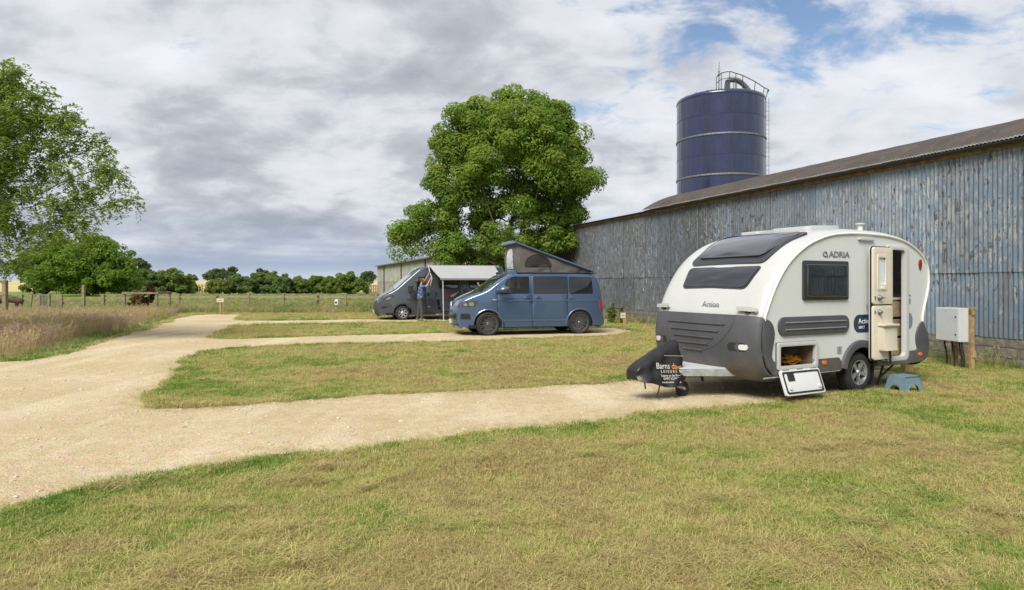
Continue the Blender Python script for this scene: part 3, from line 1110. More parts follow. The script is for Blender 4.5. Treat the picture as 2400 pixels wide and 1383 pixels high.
# nose glazing
lw = rpoly([(.42, .70), (1.69, .70), (1.76, 1.045), (.325, 1.055)], .07)
S1.patch([lw], .022, .03).obj('front_window', M_DGLASS, cv, 60)
lf = rpoly([(.395, .672), (1.72, .672), (1.79, 1.065), (.295, 1.075)], .085)
S1.patch([lf], .010, .02).obj('front_window_frame', M_DFRAME, cv, 60)
sk = rpoly([(.30, 1.125), (1.80, 1.105), (1.93, 2.05), (.165, 2.03)], .10)
S1.patch([sk], .030, .05).obj('skylight_frame', M_DFRAME, cv, 60)
sk2 = rpoly([(.38, 1.235), (1.73, 1.225), (1.86, 2.0), (.235, 1.985)], .12)


def sky_fn(v, w):
    return .045 * max(0, math.sin(math.pi * min(max((w - .24) / 1.6, 0), 1))) ** .6


fl_ = [[(-a_, b_) for a_, b_ in sk2]]
MB().plate(fl_, lambda u, v, d: S1.p(v, -u, .034 + sky_fn(v, -u) - d), .03, .09).obj('skylight', M_DGLASS, cv, 60)
# nose ribs, badge circle, lamps in their recesses
for k, (a0_, a1_, z_) in enumerate(((.55, 1.78, 1.105), (.66, 1.68, 1.0), (.75, 1.60, .90), (.86, 1.50, .80), (.98, 1.40, .70))):
    sv = np.interp(z_, [S2.p(q, 1.1)[2] for q in np.linspace(0, S2.L, 60)], np.linspace(0, S2.L, 60))
    MB().tube([S2.p(sv, w, .022) for w in np.linspace(a0_, a1_, 10)], .014, 6).obj('nose_rib', M_GREYP, cv)
sv = np.interp(.80, [S2.p(q, .3)[2] for q in np.linspace(0, S2.L, 60)], np.linspace(0, S2.L, 60))
bowl = [(1.17 + .78 * math.cos(R(a)), sv + .42 + .52 * math.sin(R(a))) for a in range(180, 361, 8)]
MB().tube([S2.p(min(v, S2.L), u, .013) for u, v in bowl], .007, 5).obj('nose_crease', M_GREYP, cv)
for wc, lampw in ((.33, .22), (1.96, 2.05)):
    S2.patch([rrect(wc - .155, wc + .155, sv - .055, sv + .055, .05)], .016, .01, 0).obj('lamp_recess', M_BPLAS, cv, 60)
    S2.patch([rrect(lampw - .07, lampw + .07, sv - .035, sv + .035, .034)], .026, .02, 0).obj('position_lamp', M_WHITEP, cv, 60)
for wc in (.21, 1.99):
    q = [S1.p(.335, wc + d_, .055) for d_ in (-.16, 0, .16)]
    hb_ = MB()
    A = np.array([[(p[0] - .02, p[1], p[2] + z_) for z_ in (-.025, .035)] for p in q])
    hb_.grid(A).grid(A + [.02, 0, 0], True)
    hb_.box(q[1][0] + .0, q[1][0] + .075, wc - .15, wc + .15, q[1][2] - .028, q[1][2] - .012)
    hb_.obj('grab_handle', M_GRP, cv, 30, weld=True)
    MB().box(q[1][0] - .005, q[1][0] + .07, wc - .03, wc + .03, q[1][2] - .06, q[1][2] - .03).obj('handle_latch', M_BPLAS, cv, 0, bev=.006)
p0 = S1.p(.365, 1.12, .004)
text('Action', .13, M_GREY, cv, (p0[0] - .002, p0[1], p0[2]), (R(90), 0, R(-90)), 1.0, shear=.25)
# roof furniture
S1.patch([rrect(.45, 1.2, 2.35, 3.15, .1)], .075, .075).obj('roof_hatch', M_GRP, cv, 40, bev=.02)
S1.patch([rrect(1.4, 1.8, 2.3, 2.7, .06)], .06, .06).obj('roof_vent', M_GRP, cv, 40, bev=.015)
pf = S1.p(3.2, .16)
MB().lathe([(.045, -.03), (.04, .07), (.075, .09), (.075, .105), (.03, .11), (0, .11)], 16, 'z', (pf[0], pf[1], pf[2])).obj('flue', pm('pale flue', (.55, .54, .50), .5), cv, 30)
# side window
MB().plate([rrect(-1.235, -.205, 1.465, 2.055, .035)], sidefn(-.032), .032).obj('side_window_frame', M_DFRAME, cv, 30, bev=.008)


A = []
for q in np.linspace(0, math.pi, 23):
    zz = 1.755 - .245 * np.sign(math.cos(q)) * abs(math.cos(q)) ** .45
    A.append([(-.7225 - .4675 * np.sign(math.cos(p_)) * abs(math.cos(p_)) ** .4, -.034 - .032 * (math.sin(q) * math.sin(p_)) ** .35, zz) for p_ in np.linspace(0, math.pi, 31)])
MB().grid(np.array(A)).obj('side_window', M_DGLASS, cv, 180)
# side lettering, grille panel, decals
text('ADRIA', .125, M_GREY, cv, (-.63, -.004, 2.115), (R(90), 0, 0), 1.30, offset=.004)
em = MB()
em.tube([(-.72 + .05 * math.cos(R(a)), -.004, 2.157 + .034 * math.sin(R(a))) for a in range(40, 330, 20)], .010, 5)
em.tube([(-.665, -.004, 2.12), (-.70, -.004, 2.195)], .010, 5)
em.obj('emblem', M_GREY, cv)
MB().plate([rrect(-1.755, -.185, .955, 1.23, .125, 8)], sidefn(-.030), .03).obj('side_grille', M_GREYP, cv, 30, bev=.01)
for z_ in (1.045, 1.145):
    MB().tube([(-1.63, -.034, z_), (-.27, -.034, z_)], .012, 6).obj('grille_rib', pm('lighter grey rib', (.17, .175, .185), .45), cv)
dec = [(x, z) for x, z in rrect(-.045, .80, .945, 1.225, .13, 8)]
MB().plate([dec], sidefn(-.004), .003).obj('model_decal', M_NAVY, cv, 0)
text('Action', .115, M_WHT, cv, (.065, -.006, 1.085), (R(90), 0, 0), 1.05)
text('361LT', .062, M_WHT, cv, (.07, -.006, 1.005), (R(90), 0, 0), .95)
MB().plate([[(1.385, .96)] + [(1.385 + .105 * math.sin(R(a)), 1.095 - .135 * math.cos(R(a))) for a in range(0, 181, 12)]], sidefn(-.004), .003).obj('round_decal', pm('grey blue decal', (.16, .20, .27), .4), cv, 0)
text('361', .045, M_GREY, cv, (1.385, -.004, 1.50), (R(90), 0, 0), .9)
for k in range(4):
    MB().box(1.395, 1.435, -.004, 0, 1.375 + k * .025, 1.39 + k * .025).obj('sticker_line', M_GREY, cv, 0)
MB().plate([rrect(-.45, -.345, .645, .755, .008)], sidefn(-.010), .01).obj('service_vent', pm('vent grey', (.27, .28, .27), .5), cv, 0, bev=.003)
MB().box(-.41, -.385, -.013, -.008, .67, .73).obj('vent_slot', M_GREY, cv, 0)
for x_, z_ in ((-.77, .525), (1.665, .53)):
    MB().plate([rrect(x_ - .05, x_ + .05, z_ - .03, z_ + .03, .028)], sidefn(-.036), .02).obj('side_marker', M_AMBER, cv, 30, bev=.005)
MB().plate([spline([(.05, 2.395), (.10, 2.43), (.24, 2.44), (.38, 2.43), (.43, 2.395), (.24, 2.385)], 4, True)], sidefn(-.04), .045).obj('awning_lamp', M_GRP, cv, 30, bev=.012)
MB().plate([spline([(1.655, 2.07), (1.70, 2.12), (1.735, 2.05), (1.70, 1.94), (1.665, 1.98)], 4, True)], sidefn(-.022), .025).obj('tail_marker', pm('dark red lens', (.22, .012, .01), .2, coat=.5), cv, 30, bev=.006)
# locker hatch and its dropped flap
MB().plate([rrect(-1.795, -.925, .465, .865, .04), rrect(-1.735, -.985, .525, .805, .03)], sidefn(-.045), .05).obj('locker_frame', M_GRP, cv, 30, bev=.008)
lk = MB()
lk.box(-1.78, -.94, .04, .75, .455, .47)
lk.box(-1.78, -.94, .74, .76, .46, .88)
lk.box(-1.80, -1.78, .04, .75, .46, .88)
lk.box(-.985, -.94, .04, .75, .46, .88)
lk.box(-1.80, -.94, .04, .75, .86, .88)
lk.obj('locker_lining', pm('plywood lining', (.19, .13, .075), .8, var=.2), cv, 0)
flap = empty('locker_flap', (-1.36, -.055, .475), 0, parent=cv)
flap.rotation_euler = (R(-20), 0, 0)
MB().plate([rrect(-.42, .42, -.375, -.005, .035)], lambda u, v, d: (u, d, v), .03).obj('flap_panel', M_SIDE, flap, 30, bev=.008)
MB().plate([rrect(-.39, .39, -.35, -.03, .03), rrect(-.365, .365, -.325, -.055, .03)], lambda u, v, d: (u, -.008 + d, v), .01).obj('flap_seal', M_BPLAS, flap, 30)
MB().plate([rrect(-.30, -.16, -.17, -.05, .012)], lambda u, v, d: (u, -.006 + d, v), .006).obj('flap_sticker', M_BPLAS, flap, 0)
for x_ in (-.30, .32):
    MB().lathe([(0, -.02), (.028, -.018), (.035, 0)], 16, 'y', (x_, -.002, -.27)).obj('flap_catch', pm('clear catch', (.52, .53, .53), .3), flap)
for x_ in (-1.66, -1.36, -1.06):
    MB().tube([(x_ - .06, -.056, .478), (x_ + .06, -.056, .478)], .010, 8).obj('flap_hinge', M_ZINC, cv)
# doorway: frame, interior furniture, open door
MB().plate([rrect(.725, 1.355, .452, 2.325, .10), rrect(.79, 1.255, .525, 2.26, .07)], sidefn(-.026), .07).obj('door_frame', pm('pale frame', (.50, .51, .50), .45), cv, 30, bev=.008)
for k, z_ in enumerate((.50, .82, 1.14)):
    MB().box(.62, 1.65, .14, .18, z_ + .015, z_ + .295).obj('drawer_front', M_WOOD, cv, 0, bev=.004)
MB().box(.62, 1.65, .18, .72, .46, 1.43).obj('kitchen_unit', M_BLACK, cv, 0)
MB().box(.60, 1.66, .12, .74, 1.44, 1.475).obj('worktop', pm('pale worktop', (.45, .45, .44), .4), cv, 0, bev=.006)
MB().box(.60, 1.66, .70, .74, 1.475, 1.68).obj('splashback', pm('mid grey panel', (.20, .21, .23), .5), cv, 0)
MB().box(.30, 1.84, 1.9, 1.95, .46, 2.4).obj('rear_partition', pm('dark blue grey lining', (.05, .055, .08), .7), cv, 0)
MB().box(.60, 1.66, .5, .74, 1.85, 2.38).obj('wall_cupboard', pm('blue grey cupboard', (.09, .10, .15), .5), cv, 0, bev=.01)
door = empty('door', (.775, -.06, 0), R(-178), parent=cv)
DW = .56
MB().plate([rrect(0, DW, .50, 2.30, .07)], lambda u, v, d: (u, -.002 + d, v), .012).obj('outer_skin', M_SIDE, door, 30)
MB().plate([rrect(.0, DW, .50, 2.30, .07)], lambda u, v, d: (u, .012 + d, v), .014).obj('door_seal', M_BPLAS, door, 30)


def inner(u, v, d):      # faces outward when the door stands open
    return (DW - u, .058 - d, v)


MB().plate([rrect(.025, DW - .01, 1.385, 2.285, .05), rrect(.15, .36, 1.70, 2.13, .03)], inner, .034).obj('upper_lining', M_CREAM, door, 30, bev=.007)
MB().plate([rrect(.025, DW - .01, .515, 1.365, .05)], inner, .034).obj('lower_lining', M_CREAM, door, 30, bev=.007)
MB().plate([rrect(.12, .39, 1.60, 2.17, .04), rrect(.165, .345, 1.70, 2.12, .02)], lambda u, v, d: (DW - u, .066 - d, v), .010).obj('door_window_frame', M_CREAM, door, 30, bev=.003)
MB().plate([rrect(.15, .36, 1.68, 2.14, .02)], lambda u, v, d: (DW - u, .040 - d, v), .008).obj('door_window', pm('white blind', (.62, .66, .70), .35), door, 30)
MB().plate([rrect(.21, .30, 1.625, 1.665, .012)], lambda u, v, d: (DW - u, .075 - d, v), .012).obj('blind_catch', M_WHT, door, 0, bev=.003)
for z_ in (1.49, 1.265):
    MB().lathe([(0, .115), (.022, .11), (.03, .085), (.045, .07), (.048, .056)], 18, 'y', (DW - .175, 0, z_)).obj('lock_knob', pm('knob grey', (.14, .14, .145), .35), door)
    MB().box(DW - .085, DW - .05, .055, .064, z_ - .025, z_ + .025).obj('lock_plate', M_GREY, door, 0)
MB().tube([(DW - .175, .105, 1.49), (DW - .245, .11, 1.49)], .011, 6).obj('lock_lever', M_GREY, door)
bn_ = MB()
A = np.array([[(x_, y_, z_) for x_, y_ in ((DW - .155 + e_, .058), (DW - .165 + e_, .15 - 2 * e_), (.045 - e_, .15 - 2 * e_), (.035 - e_, .058))] for z_, e_ in ((.66, -.012), (.70, -.004), (1.03, .004), (1.06, .006))])
bn_.grid(A)
bn_.add([A[0][0], A[0][1], A[0][2], A[0][3]], [(0, 1, 2, 3)]).add([A[3][0], A[3][1], A[3][2], A[3][3]], [(3, 2, 1, 0)])
bn_.obj('door_bin', M_CREAM2, door, 30, bev=.008)
MB().box(.015, DW - .135, .056, .175, 1.045, 1.075).obj('bin_lid', M_CREAM2, door, 0, bev=.008)
MB().box(DW - .09, DW - .02, -.05, -.003, 1.36, 1.40).obj('outer_handle', M_GREY, door, 0, bev=.01)
MB().tube([(.12, .07, .66), (.11, .08, .56), (.09, .06, .47), (.06, .05, .46)], .016, 6).obj('door_stay', M_BPLAS, door)
# running gear
tm = tyre(.315, .195, .192).mesh('tyre', 50)
tm.materials.append(M_TYRE)
rm = barrel(.192, .17)
for a_ in (.11, -.11):
    spokes(rm, 5, .035, .178, .034, .030, .012, .03, 0, 1.05 + a_)
hub(rm, .05, .006)
rm = rm.mesh('rim', 40)
rm.materials.append(M_ALLOY)
bk = MB().lathe([(.15, .10), (0, .10)], 24, 'y').mesh('brake_drum')
bk.materials.append(M_BLACK)
put_wheel(cv, (.12, .02, .315), (('tyre', tm), ('rim', rm), ('brake_drum', bk)))
put_wheel(cv, (.12, CW - .02, .315), (('tyre', tm), ('rim', rm), ('brake_drum', bk)), True)
MB().tube([(.12, .2, .315), (.12, CW - .2, .315)], .04, 10).obj('axle', M_ZINC, cv)
MB().box(.50, .515, .03, .24, .09, .40).obj('mudflap', M_BPLAS, cv, 0, bev=.004)
MB().box(-1.7, 1.7, .30, .36, .32, .40).obj('chassis_rail', M_ZINC, cv, 0)
MB().box(-1.7, 1.7, CW - .36, CW - .30, .32, .40).obj('chassis_rail', M_ZINC, cv, 0)
for yy in (.25, CW - .25):
    MB().tube([(1.10, yy, .38), (.98, yy + .02, .02)], .022, 6).obj('corner_steady', M_STEEL, cv)
    MB().tube([(1.45, yy, .38), (1.02, yy + .02, .14)], .016, 6).obj('steady_brace', M_STEEL, cv)
    MB().box(.92, 1.04, yy - .04, yy + .08, 0, .02).obj('steady_foot', M_STEEL, cv, 0)
    MB().tube([(-1.35, yy, .38), (-1.25, yy + .02, .02)], .022, 6).obj('corner_steady', M_STEEL, cv)
MB().box(-.55, -.05, .55, .95, .24, .40).obj('water_tank', pm('navy tank', (.02, .03, .07), .5), cv, 0, bev=.03)
YC = CW / 2
for sgn in (-1, 1):
    db = MB()
    y0, y1 = YC + sgn * .72, YC + sgn * .07
    V = []
    for x_, y_, hz_ in ((-1.6, y0, .06), (-2.95, y1, .045)):
        for dy_ in (-.03, .03):
            for dz_ in (-hz_, hz_):
                V.append((x_, y_ + dy_, .385 + dz_))
    db.add(V, [(0, 1, 3, 2), (4, 6, 7, 5), (0, 4, 5, 1), (2, 3, 7, 6), (1, 5, 7, 3), (0, 2, 6, 4)]).obj('drawbar', M_ZINC, cv, 0, bev=.006)
MB().plate([[(-2.9, YC - .12), (-2.0, YC - .55), (-2.0, YC + .55), (-2.9, YC + .12)]], lambda u, v, d: (u, v, .46 - d), .02).obj('drawbar_cover', pm('pale cover', (.50, .52, .54), .45), cv, 30)
MB().tube([(-2.9, YC, .40), (-3.12, YC, .42), (-3.38, YC, .43)], [.03, .035, .05], 10).obj('coupling_head', M_STEEL, cv)
# jockey wheel
MB().tube([(-2.72, YC - .06, .19), (-2.72, YC - .06, .78)], .024, 10).obj('jockey_tube', M_ZINC, cv)
jm = MB().lathe([(.045, -.02), (.065, -.03), (.10, -.034), (.118, -.02), (.118, .02), (.10, .034), (.065, .03), (.045, .02)], 32, 'y').mesh('jockey_wheel')
jm.materials.append(M_TYRE)
jw = link('jockey_wheel', jm, None, cv, (-2.585, YC - .06, .118))
MB().lathe([(.0, -.024), (.05, -.022), (.05, .022), (0, .024)], 20, 'y').obj('hub', M_BPLAS, jw)
MB().plate([rpoly([(-2.74, .16), (-2.56, .10), (-2.55, .14), (-2.70, .21)], .012)], sidefn(YC - .105), .012).obj('jockey_fork', M_ZINC, cv, 0)
MB().plate([rpoly([(-2.74, .16), (-2.56, .10), (-2.55, .14), (-2.70, .21)], .012)], sidefn(YC - .02), .012).obj('jockey_fork', M_ZINC, cv, 0)

# ---- black cover tied over the tow hitch
hc = empty('hitch_cover', (0, 0, 0), cv.rotation_euler[2], 'black printed fabric cover draped over the caravan tow hitch', 'hitch cover')
hc.location = Vector(cv.location) + Matrix.Rotation(hc.rotation_euler[2], 3, 'Z') @ Vector((0, YC, 0))
M_COVER = pm('black woven nylon', (.012, .012, .013), .40, var=.2, vscale=6, bump=.5, bscale=16)
st = [(-3.49, .325, .45, .15, .10), (-3.44, .30, .51, .19, .10), (-3.35, .275, .575, .215, .08), (-3.20, .235, .665, .23, .06), (-3.02, .205, .755, .24, .05), (-2.88, .19, .815, .245, .045),
      (-2.78, .185, .855, .24, .045), (-2.72, .18, .865, .24, .05), (-2.67, .18, .83, .23, .05), (-2.645, .18, .62, .20, .09), (-2.64, .18, .45, .16, .10)]
st = [tuple(p) for p in spline(st, 3)]
A = []
for i, (x_, zb, zt, wb, wt_) in enumerate(st):
    row = []
    for k, q in enumerate(np.linspace(-1, 1, 25)):
        a = abs(q)
        z_ = zb + (zt - zb) * (1 - max(0, (a - .18) / .82))
        y_ = np.sign(q) * (wt_ * min(a / .18, 1) + (wb - wt_) * max(0, (a - .18) / .82) ** .8)
        fold = .026 * math.sin(x_ * 16 + 5 * a + 2.2 * math.sin(6 * x_)) * a + .018 * math.sin(9 * z_ * 3 - x_ * 11 + (1 if q > 0 else 4))
        row.append((x_ + .012 * math.sin(z_ * 22) * (i > len(st) - 8), y_ + fold, z_ + (.012 * math.sin(14 * x_ + 3 * q) if a > .9 else 0)))
    A.append(row)
A = np.array(A)
mb = MB().grid(A)
mb.add(A[0], [tuple(range(25))]).add(A[-1], [tuple(range(24, -1, -1))])
mb.obj('cover_cloth', M_COVER, hc, 60)
M_ORNG = pm('orange print', (.75, .32, .06), .5)
M_PRINT = pm('pale print', (.62, .62, .60), .5)
tilt = R(90 - 12)


def on_cover(body_, x_, z_, size, mt, sx=1.0):
    k = (z_ - .2) / .55
    return text(body_, size, mt, hc, (x_, -.288 + .19 * k, z_), (tilt, R(4), R(2)), sx, name='printed_lettering', ext=.001)


on_cover('Barns', -3.20, .475, .125, M_PRINT, .95)
on_cover('dale', -2.915, .455, .125, M_ORNG, .95)
on_cover('L E I S U R E', -3.13, .412, .062, M_PRINT, 1.0)
on_cover('Ltd', -2.78, .395, .042, M_PRINT, 1.0)
on_cover('Luxury on the Move!', -3.14, .36, .052, M_PRINT, .90)
on_cover('01977 621918', -3.11, .312, .056, M_PRINT, .95)
on_cover('www.barnsdaleleisure.co.uk', -3.15, .272, .036, M_PRINT, .92)
MB().box(-3.07, -2.70, -.2, -.196, 0, .004).obj('printed_rule', M_PRINT, hc, 0, loc=(0, -.012, .402), rot=(R(-12), R(4), 0))
for pts in ([(-3.40, -.17, .36), (-3.40, -.18, .26), (-3.385, -.18, .19)], [(-3.13, -.20, .28), (-3.17, -.21, .15), (-3.20, -.21, .07), (-3.15, -.22, .03), (-3.10, -.23, .03)], [(-2.84, -.21, .20), (-2.84, -.215, .12), (-2.85, -.215, .06)]):
    s_ = MB()
    A = np.array([[(x_ + d_, y_, z_) for d_ in (-.012, .012)] for x_, y_, z_ in spline(pts, 3)])
    s_.grid(A).grid(A + [0, .004, 0], True).obj('strap', M_BPLAS, hc)

# ---- things kept in the locker
loc_w = lambda x, y, z: Vector(cv.location) + Matrix.Rotation(cv.rotation_euler[2], 3, 'Z') @ Vector((x, y, z))
sp = empty('spare_tyre', loc_w(-1.33, .26, .475), cv.rotation_euler[2] + .2, 'black spare tyre lying inside the open caravan locker', 'tyre')
sm = tyre(.20, .19, .12)
sm.obj('tyre', M_TYRE, sp, 50, rot=(R(90), 0, 0), loc=(0, 0, .2))
MB().lathe([(.12, .19), (.13, .20), (.13, .205), (.10, .20)], 24, 'y').obj('rim', M_ALLOY, sp, rot=(R(90), 0, 0), loc=(0, 0, .2))
cb = MB()
pts = []
for k in range(260):
    a = k * .31
    r_ = .105 + .045 * math.sin(k * .17) + .02 * math.sin(k * 1.3)
    pts.append((r_ * 1.15 * math.cos(a), r_ * .9 * math.sin(a), .02 + .11 * abs(math.sin(k * .045)) + .02 * math.sin(k * .9)))
cb.tube(pts, .0085, 5)
o = cb.obj('orange_cable', pm('orange cable', (.80, .34, .015), .45))
o.location = loc_w(-.98 - .14, .30, .475)
o.rotation_euler = (0, 0, cv.rotation_euler[2])
tag(o, 'coiled orange hook-up cable inside the open caravan locker', 'cable')

# ---- blue grey plastic step below the door
stp = empty('step_stool', (6.205, 10.48, 0), R(22), 'small blue grey plastic step stool on the grass below the caravan door', 'step stool')
M_STEP = pm('blue grey plastic', (.135, .205, .245), .5, var=.06, bump=.15, bscale=120)
tp = MB()
hw, hd, th_ = .165, .135, .265
loops = [rrect(-hw, hw, -hd, hd, .03)]
tp.plate(loops, lambda u, v, d: (u, v, th_ - d), .03).obj('tread', M_STEP, stp, 30, bev=.006)
for k in range(7):
    MB().box(-.132 + k * .044 - .011, -.132 + k * .044 + .011, -.11, .11, th_, th_ + .005).obj('tread_rib', M_STEP, stp, 0, bev=.002)
for sg in (-1, 1):
    def side_f(u, v, d, sg=sg):
        return (u * (1 + .26 * (1 - v / th_)), sg * (hd + .045 * (1 - v / th_) - d), v) if sg < 0 else (-u * (1 + .26 * (1 - v / th_)), (hd + .045 * (1 - v / th_) - d), v)
    arch = [(-hw, 0), (-hw + .07, 0), (-hw + .08, .09), (-hw + .13, .135), (hw - .13, .135), (hw - .08, .09), (hw - .07, 0), (hw, 0), (hw, th_ - .01), (-hw, th_ - .01)]
    MB().plate([arch], side_f, .014 if sg > 0 else -.014, .06).obj('side', M_STEP, stp, 30)

    def end_f(u, v, d, sg=sg):
        return (sg * (hw * (1 + .26 * (1 - v / th_)) - d), sg * u * (1 + .25 * (1 - v / th_)), v)
    arch = [(-hd, 0), (-hd + .06, 0), (-hd + .07, .08), (-hd + .11, .12), (hd - .11, .12), (hd - .07, .08), (hd - .06, 0), (hd, 0), (hd, th_ - .01), (-hd, th_ - .01)]
    MB().plate([arch], end_f, .014, .06).obj('side', M_STEP, stp, 30)

# ================================================================== blue camper van with raised roof
def van_deform(W, zb, k, xf, cf, xr, cr_):
    """tumblehome above the belt line, plan taper towards nose and tail"""
    yc = W / 2

    def fn(x, y, z):
        s_ = 1.0
        if z > zb:
            s_ -= k * ((z - zb) ** 1.25)
        if x < xf:
            s_ -= cf * ((xf - x) / 1.0) ** 2
        if x > xr:
            s_ -= cr_ * ((x - xr) / .6) ** 2
        return (x, yc + (y - yc) * s_, z)
    return fn


def arch_pts(cx_, cz_, r, a0, a1, st_=10):
    return [(cx_ + r * math.cos(R(a)), cz_ + r * math.sin(R(a))) for a in np.arange(a0, a1 + (.01 if st_ > 0 else -.01), st_)]


M_BLUE = pm('metallic mid blue paint', (.076, .126, .225), .27, metal=.5, coat=1.0, var=.02, vscale=2)
M_CANVAS = pm('grey brown tent canvas', (.105, .097, .095), .9, var=.12, vscale=4, bump=.25, bscale=70)
M_MESH = pm('black mesh window', (.02, .02, .022), .8)
M_VGLASS = glass('privacy glass', (.012, .014, .014), .04, .05, 1.38)
M_CGLASS = glass('clear cab glass', (.030, .036, .034), .04, .70, 1.4)
M_HEAD = pm('headlamp lens', (.045, .048, .05), .06, metal=.0, coat=1)
M_LAMPIN = pm('headlamp chrome', (.62, .63, .64), .15, metal=1)
M_SEAT = pm('grey seat cloth', (.10, .10, .10), .9)
M_PLATE = pm('number plate', (.66, .66, .62), .5)

VW = 1.90
va = R(74.5)
vx, vy = -.72, 20.30
van = empty('camper_van', (vx, vy, float(G(vx, vy))), R(90) - va, 'metallic blue camper van with raised grey canvas roof on black wheels', 'camper van')
VO = [(-.76, .25), (-.83, .38), (-.86, .60), (-.85, .80), (-.80, .96), (-.70, 1.07), (-.45, 1.19), (-.18, 1.29), (.02, 1.385), (.32, 1.60), (.60, 1.785), (.80, 1.86), (1.10, 1.895), (2.4, 1.90),
      (3.25, 1.885), (3.50, 1.83), (3.62, 1.70), (3.70, 1.30), (3.755, 1.0), (3.77, .75), (3.775, .5), (3.76, .33), (3.70, .26)]
dv = van_deform(VW, 1.08, .135, .35, .185, 3.3, .06)
SV = Shell(VO, VW, .07, .22, .10, n=5)
sz = lambda S_, z_, front=True: None


def s_at(S_, z_, hi=True, x_lo=-9, x_hi=9):
    """arc position on the centre line where the nose reaches height z"""
    q = np.linspace(0, S_.L * .5, 400)
    zz = [S_.p(a, S_.W / 2)[2] for a in q]
    return float(np.interp(z_, zz, q))


MB_ = SV.mesh(0, SV.L, 90)
MB_.obj('body_skin', M_BLUE, van, 50, fn=dv)
vo = spline(VO, 4)
A1, A2 = arch_pts(0, .36, .43, 200, -20, -10), arch_pts(3.0, .36, .43, 200, -20, -10)
up = lambda x0, x1: [p for p in vo if x0 < p[0] < x1 and p[1] > 1.0]
zt = lambda x: float(np.interp(x, [p[0] for p in vo if p[1] > 1.06], [p[1] for p in vo if p[1] > 1.06]))
SILL = .27


def vside(loops, off=0.0, t=.03, step=.11):
    def f(u, v, d):
        return (u, off + d, v)
    return MB().plate(loops, f, t, step)


fend = [(-.66, SILL)] + [p for p in arch_pts(0, .36, .43, 200, -20, -10) if p[1] > SILL] + [(.45, SILL), (.49, .40), (.30, .60), (.265, .9), (.265, zt(.265))] + [p for p in vo[::-1] if p[0] < .26 and p[1] > .27]
vside([fend]).obj('front_wing', M_BLUE, van, 40, fn=dv)
dw = rpoly([(.37, 1.295), (1.325, 1.295), (1.33, 1.835), (.80, 1.835), (.60, 1.73)], .04)
fd = [(.505, SILL), (1.408, SILL), (1.41, zt(1.41) - .012)] + [p for p in vo[::-1] if .29 < p[0] < 1.40 and p[1] > 1.0] + [(.28, zt(.28) - .01), (.28, .9), (.315, .61), (.505, .41)]
vside([fd, dw]).obj('front_door', M_BLUE, van, 40, fn=dv)
vside([dw], .012, 0, .15).obj('door_window', M_CGLASS, van, 40, fn=dv)
sw_ = rrect(1.455, 2.585, 1.285, 1.845, .05)
sdp = [(1.424, SILL), (2.592, SILL), (2.592, zt(2.59) - .01), (2.0, zt(2.0) - .01), (1.424, zt(1.424) - .01)]
vside([sdp, sw_]).obj('sliding_door', M_BLUE, van, 40, fn=dv)
vside([sw_], .006, 0, .15).obj('side_window', M_VGLASS, van, 40, fn=dv)
qw = rpoly([(2.635, 1.285), (3.46, 1.285), (3.43, 1.82), (2.635, 1.84)], .06)
rq = [(2.608, SILL)] + [p for p in arch_pts(3.0, .36, .43, 200, -20, -10) if p[1] > SILL] + [p for p in vo[::-1] if p[0] > 2.62 and p[1] > .26][0:0] + [(3.44, SILL), (3.70, .26)] + [p for p in vo[::-1] if p[0] > 3.68 and p[1] < 1.35] + [p for p in vo[::-1] if p[0] > 2.62 and p[1] >= 1.35] + [(2.608, zt(2.61))]
vside([rq, qw]).obj('rear_quarter', M_BLUE, van, 40, fn=dv)
vside([qw], .006, 0, .15).obj('side_window', M_VGLASS, van, 40, fn=dv)
vside([[(.0, .35), (3.4, .35), (3.4, 1.26), (0.2, 1.26)]], .04, 0, .3).obj('inner_lining', M_BLACK, van, 0, fn=dv)
# far side, floor, simple cab
far_loops = [[p for p in vo], rrect(1.455, 3.4, 1.285, 1.83, .05), dw]
MB().plate(far_loops, lambda u, v, d: (u, VW - d, v), .03, .2).obj('far_side', M_BLUE, van, 40, fn=dv)
MB().plate([rrect(1.455, 3.4, 1.285, 1.83, .05)], lambda u, v, d: (u, VW - .01, v), 0, .2).obj('far_window', M_VGLASS, van, 40, fn=dv)
MB().box(-.6, 3.7, .06, VW - .06, .24, .34).obj('floor_pan', M_BLACK, van, 0)
MB().box(-.25, .35, .2, VW - .2, .5, 1.22).obj('dashboard', M_BPLAS, van, 0, bev=.08)
for yy in (.30, 1.08):
    MB().box(.75, 1.25, yy, yy + .5, .5, .82).obj('seat', M_SEAT, van, 0, bev=.06)
    MB().box(1.15, 1.30, yy + .02, yy + .48, .8, 1.45).obj('seat_back', M_SEAT, van, 0, bev=.05)
    MB().box(1.20, 1.28, yy + .12, yy + .38, 1.48, 1.66).obj('head_rest', M_SEAT, van, 0, bev=.04)
MB().box(1.40, 1.43, .1, VW - .1, .34, 1.86).obj('curtain', pm('pale curtain', (.34, .36, .34), .9), van, 0)
MB().tube([(.52 + .0 * k, 1.30 + .18 * math.cos(2 * math.pi * k / 20), 1.22 + .18 * math.sin(2 * math.pi * k / 20)) for k in range(20)], .015, 6, closed=True).obj('steering_wheel', M_BPLAS, van)
